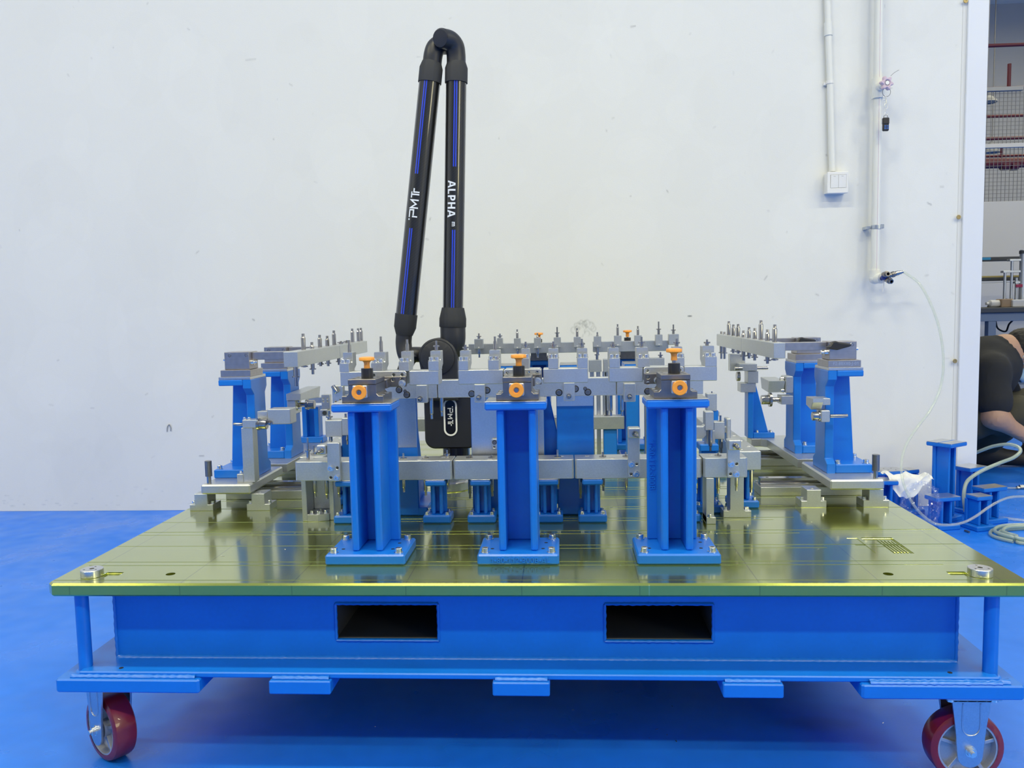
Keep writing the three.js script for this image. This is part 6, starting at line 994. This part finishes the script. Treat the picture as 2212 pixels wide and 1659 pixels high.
// ---------------------------------------------------------------- the crouching man
{
  const Zp = -2.80, J = (px, py, dz = 0) => onZ([px, py], Zp + dz);
  const smin = (a, b, k) => { const h = Math.max(k - Math.abs(a - b), 0) / k; return Math.min(a, b) - h * h * k * 0.25; };
  const cap = (p, a, b, ra, rb) => { const ab = b.clone().sub(a), t = Math.max(0, Math.min(1, p.clone().sub(a).dot(ab) / ab.lengthSq())); return p.distanceTo(a.clone().addScaledVector(ab, t)) - (ra + (rb - ra) * t); };
  const field = (bones, k) => p => { let d = 9; for (const [a, b, ra, rb] of bones) d = smin(d, cap(p, a, b, ra, rb), k); return d; };
  function surface(fn, c, half, res) {
    const mc = new MarchingCubes(res, M.grey, false, false, 120000); mc.isolation = 0; const p = V3(), hs = res / 2;
    for (let k = 0; k < res; k++) for (let j = 0; j < res; j++) for (let i = 0; i < res; i++) { p.set(c.x + (i - hs) / hs * half, c.y + (j - hs) / hs * half, c.z + (k - hs) / hs * half); mc.field[i + j * res + k * res * res] = -fn(p); }
    mc.update(); const n = mc.count, g = new THREE.BufferGeometry(), pa = new Float32Array(mc.positionArray.slice(0, n * 3)), na = new Float32Array(mc.normalArray.slice(0, n * 3));
    for (let i = 0; i < n; i++) { pa[i * 3] = pa[i * 3] * half + c.x; pa[i * 3 + 1] = pa[i * 3 + 1] * half + c.y; pa[i * 3 + 2] = pa[i * 3 + 2] * half + c.z; }
    g.setAttribute('position', new THREE.BufferAttribute(pa, 3)); 
    const w = mergeVertices(g, 1e-5); w.computeVertexNormals(); return uvBox(w);
  }
  // joints: near side is towards the camera (+z)
  const hip = J(2066, 905, 0), waist = J(2092, 850, 0), chest = J(2130, 795, 0), neck = J(2171, 757, 0), head = J(2207, 768, 0.0);
  const shN = J(2142, 800, 0.17), shF = J(2160, 795, -0.17), elN = J(2150, 902, 0.24), wrN = J(2222, 948, 0.22), hnN = J(2245, 962, 0.2);
  const elF = J(2190, 880, -0.22), wrF = J(2240, 930, -0.1), hnF = J(2262, 945, -0.06);
  const hpN = J(2072, 905, 0.10), hpF = J(2072, 905, -0.10), knN = J(2195, 893, 0.18), knF = J(2245, 868, -0.16);
  const fl = (px, py) => onY([px, py], 0.06); const anN = fl(2118, 982), toN = fl(2176, 1000), anF = J(2238, 962, -0.2), toF = V3(anF.x + 0.2, 0.05, anF.z);
  anF.y = 0.09; anN.y = 0.09; toN.y = 0.045; toN.z = anN.z + 0.02; toN.x = anN.x + 0.2;
  const skin = phys({ color: lin(0.52, 0.31, 0.22), roughness: 0.55 }), shirtM = std({ color: lin(0.022, 0.023, 0.027), roughness: 0.9, bumpMap: grainBump, bumpScale: 0.0004 }), trouM = std({ color: lin(0.062, 0.058, 0.042), roughness: 0.9, bumpMap: grainBump, bumpScale: 0.0004 }), hairM = std({ color: lin(0.012, 0.011, 0.011), roughness: 0.6 }), maskM = std({ color: lin(0.42, 0.60, 0.74), roughness: 0.8 });
  const torso = [[hip, waist, 0.125, 0.125], [waist, chest, 0.125, 0.14], [chest, neck, 0.13, 0.07], [shN, chest, 0.06, 0.11], [shF, chest, 0.06, 0.11]];
  const legs = [[hpN, knN, 0.085, 0.058], [hpF, knF, 0.085, 0.058], [knN, anN, 0.056, 0.040], [knF, anF, 0.056, 0.040], [hpN, hpF, 0.1, 0.1]];
  const arms = [[shN, elN, 0.052, 0.043], [elN, wrN, 0.043, 0.028], [shF, elF, 0.05, 0.042], [elF, wrF, 0.042, 0.027]];
  const fdir = V3(1, 0, 0), fingers = [];
  for (const [w, h, s] of [[wrN, hnN, 1], [wrF, hnF, -1]]) { const d = h.clone().sub(w).normalize(); fingers.push([w, h, 0.026, 0.030]); const side = V3(0, 0, 1); for (let k = 0; k < 4; k++) { const b = h.clone().addScaledVector(side, (k - 1.5) * 0.019), m = b.clone().addScaledVector(d, 0.036 + 0.006 * (k === 1)), e3 = m.clone().addScaledVector(d, 0.02).add(V3(0, -0.024, 0)); fingers.push([b, m, 0.0088, 0.0084], [m, e3, 0.0084, 0.0074]); } const tb = w.clone().lerp(h, 0.45).addScaledVector(side, s * 0.03), tm = tb.clone().addScaledVector(d, 0.035).add(V3(0, -0.02, s * 0.012)); fingers.push([tb, tm, 0.0115, 0.0095]); }
  const t = thing('person', 'crouching man in a dark polo shirt and khaki trousers wearing a pale blue face mask', 'person');
  const C = V3((hip.x + head.x) / 2 + 0.05, 0.42, Zp);
  const neckHead = [[chest, neck, 0.09, 0.062], [neck, head, 0.060, 0.058]];
  const bodyF = field([...torso.map(([a, b, r, s]) => [a, b, r - 0.012, s - 0.012]), ...legs.map(([a, b, r, s]) => [a, b, r - 0.012, s - 0.01]), ...arms, ...neckHead], 0.05);
  // head: cranium, jaw, nose, ear, lips; turned down towards the floor
  const fw = V3(0.72, -0.62, 0.12).normalize(), upH = V3(0.62, 0.76, 0.0).normalize(), sd = V3().crossVectors(fw, upH).normalize(), HC = head.clone().addScaledVector(fw, 0.0);
  const L = (f, u, s) => HC.clone().addScaledVector(fw, f).addScaledVector(upH, u).addScaledVector(sd, s);
  const headB = [[L(-0.018, 0.035, 0), L(0.018, 0.035, 0), 0.079, 0.074], [L(0.02, -0.01, 0), L(0.045, -0.075, 0), 0.062, 0.036], [L(0.085, 0.012, 0), L(0.10, -0.018, 0), 0.010, 0.014], [L(-0.02, -0.05, 0), neck, 0.055, 0.058], ...[-1, 1].flatMap(s => [[L(-0.004, 0.012, s * 0.074), L(-0.012, -0.026, s * 0.072), 0.013, 0.009], [L(0.07, 0.018, s * 0.03), L(0.072, 0.018, s * 0.034), 0.013, 0.013]]), [L(0.082, -0.048, -0.02), L(0.082, -0.048, 0.02), 0.009, 0.009]];
  const headF = field(headB, 0.02);
  const handF = field(fingers, 0.006);
  const body = part(t, 'body', join([surface(bodyF, C, 0.66, 104), surface(headF, HC, 0.17, 84), surface(handF, hnN.clone(), 0.13, 72), surface(handF, hnF.clone(), 0.13, 72)]), skin);
  const sleeve = (a, b, r, s, f) => [a, a.clone().lerp(b, f), r, s];
  const shirtF0 = field([...torso.map(([a, b, r, s]) => [a, b, r + 0.008, s + 0.008]), sleeve(shN, elN, 0.072, 0.078, 0.66), sleeve(shF, elF, 0.07, 0.075, 0.66)], 0.05);
  const shirtF = p => shirtF0(p) + 0.004 * perlin.noise(p.x * 16, p.y * 22, p.z * 16);
  part(body, 'shirt', surface(p => Math.max(shirtF(p), -(p.clone().sub(neck).dot(V3(-0.8, -0.55, 0)) + 0.012)), C, 0.66, 104), shirtM, 'dark grey polo shirt');
  part(body, 'collar', surface(field([[neck.clone().add(V3(-0.028, -0.02, 0)), neck.clone().add(V3(0.004, -0.004, 0)), 0.090, 0.080]], 0.01), neck, 0.16, 48), shirtM);
  const tf0 = field(legs.map(([a, b, r, s]) => [a, b, r + 0.012, s + 0.02]), 0.05);
  part(body, 'trousers', surface(p => Math.max(tf0(p) + 0.006 * perlin.noise(p.x * 14, p.y * 26, p.z * 14), 0.085 - p.y), C, 0.66, 104), trouM, 'khaki trousers');
  for (const [a, b] of [[anN, toN], [anF, toF]]) { const s = surface(p => Math.max(field([[V3(a.x - 0.03, 0.045, a.z), V3(a.x + 0.05, 0.06, a.z), 0.045, 0.045], [V3(a.x + 0.05, 0.055, a.z), V3(b.x, 0.04, b.z), 0.044, 0.036], [a, V3(a.x, 0.07, a.z), 0.05, 0.05]], 0.04)(p), 0.004 - p.y), V3(a.x + 0.07, 0.07, a.z), 0.22, 60); part(body, 'shoe', s, M.rubber, 'black work shoe'); }
  part(body, 'hair', surface(p => { const d = field([[L(-0.022, 0.040, 0), L(0.016, 0.046, 0), 0.088, 0.080], [L(-0.05, 0.0, 0), L(-0.052, -0.035, 0), 0.052, 0.045]], 0.03)(p), q = p.clone().sub(HC), f = q.dot(fw), u = q.dot(upH); return Math.max(d + 0.003 * perlin.noise(p.x * 90, p.y * 90, p.z * 90), f - 0.03 - Math.max(0, u - 0.03) * 1.1, -u - 0.055 + Math.max(0, f + 0.02) * 1.4); }, HC, 0.17, 84), hairM, 'short black hair');
  part(body, 'face_mask', surface(p => { const d = headF(p), q = p.clone().sub(HC), f = q.dot(fw), u = q.dot(upH); return Math.max(Math.abs(d - 0.006) - 0.0035, 0.03 - f, u - 0.002 - (f - 0.03) * 0.15, -u - 0.105); }, HC, 0.17, 84), maskM, 'pale blue face mask');
  for (const s of [-1, 1]) { part(body, 'ear_loop', tube([L(0.045, -0.005, s * 0.068), L(0.015, 0.008, s * 0.08), L(-0.012, 0.004, s * 0.082), L(-0.014, -0.03, s * 0.078), L(0.03, -0.05, s * 0.062)], 0.0016, 30, 6), maskM); part(body, 'eye', uvBox(new THREE.SphereGeometry(0.0115, 14, 10).translate(...L(0.074, 0.018, s * 0.032).toArray())), M.plastic); }
}
settle();
renderer.render(scene, camera);
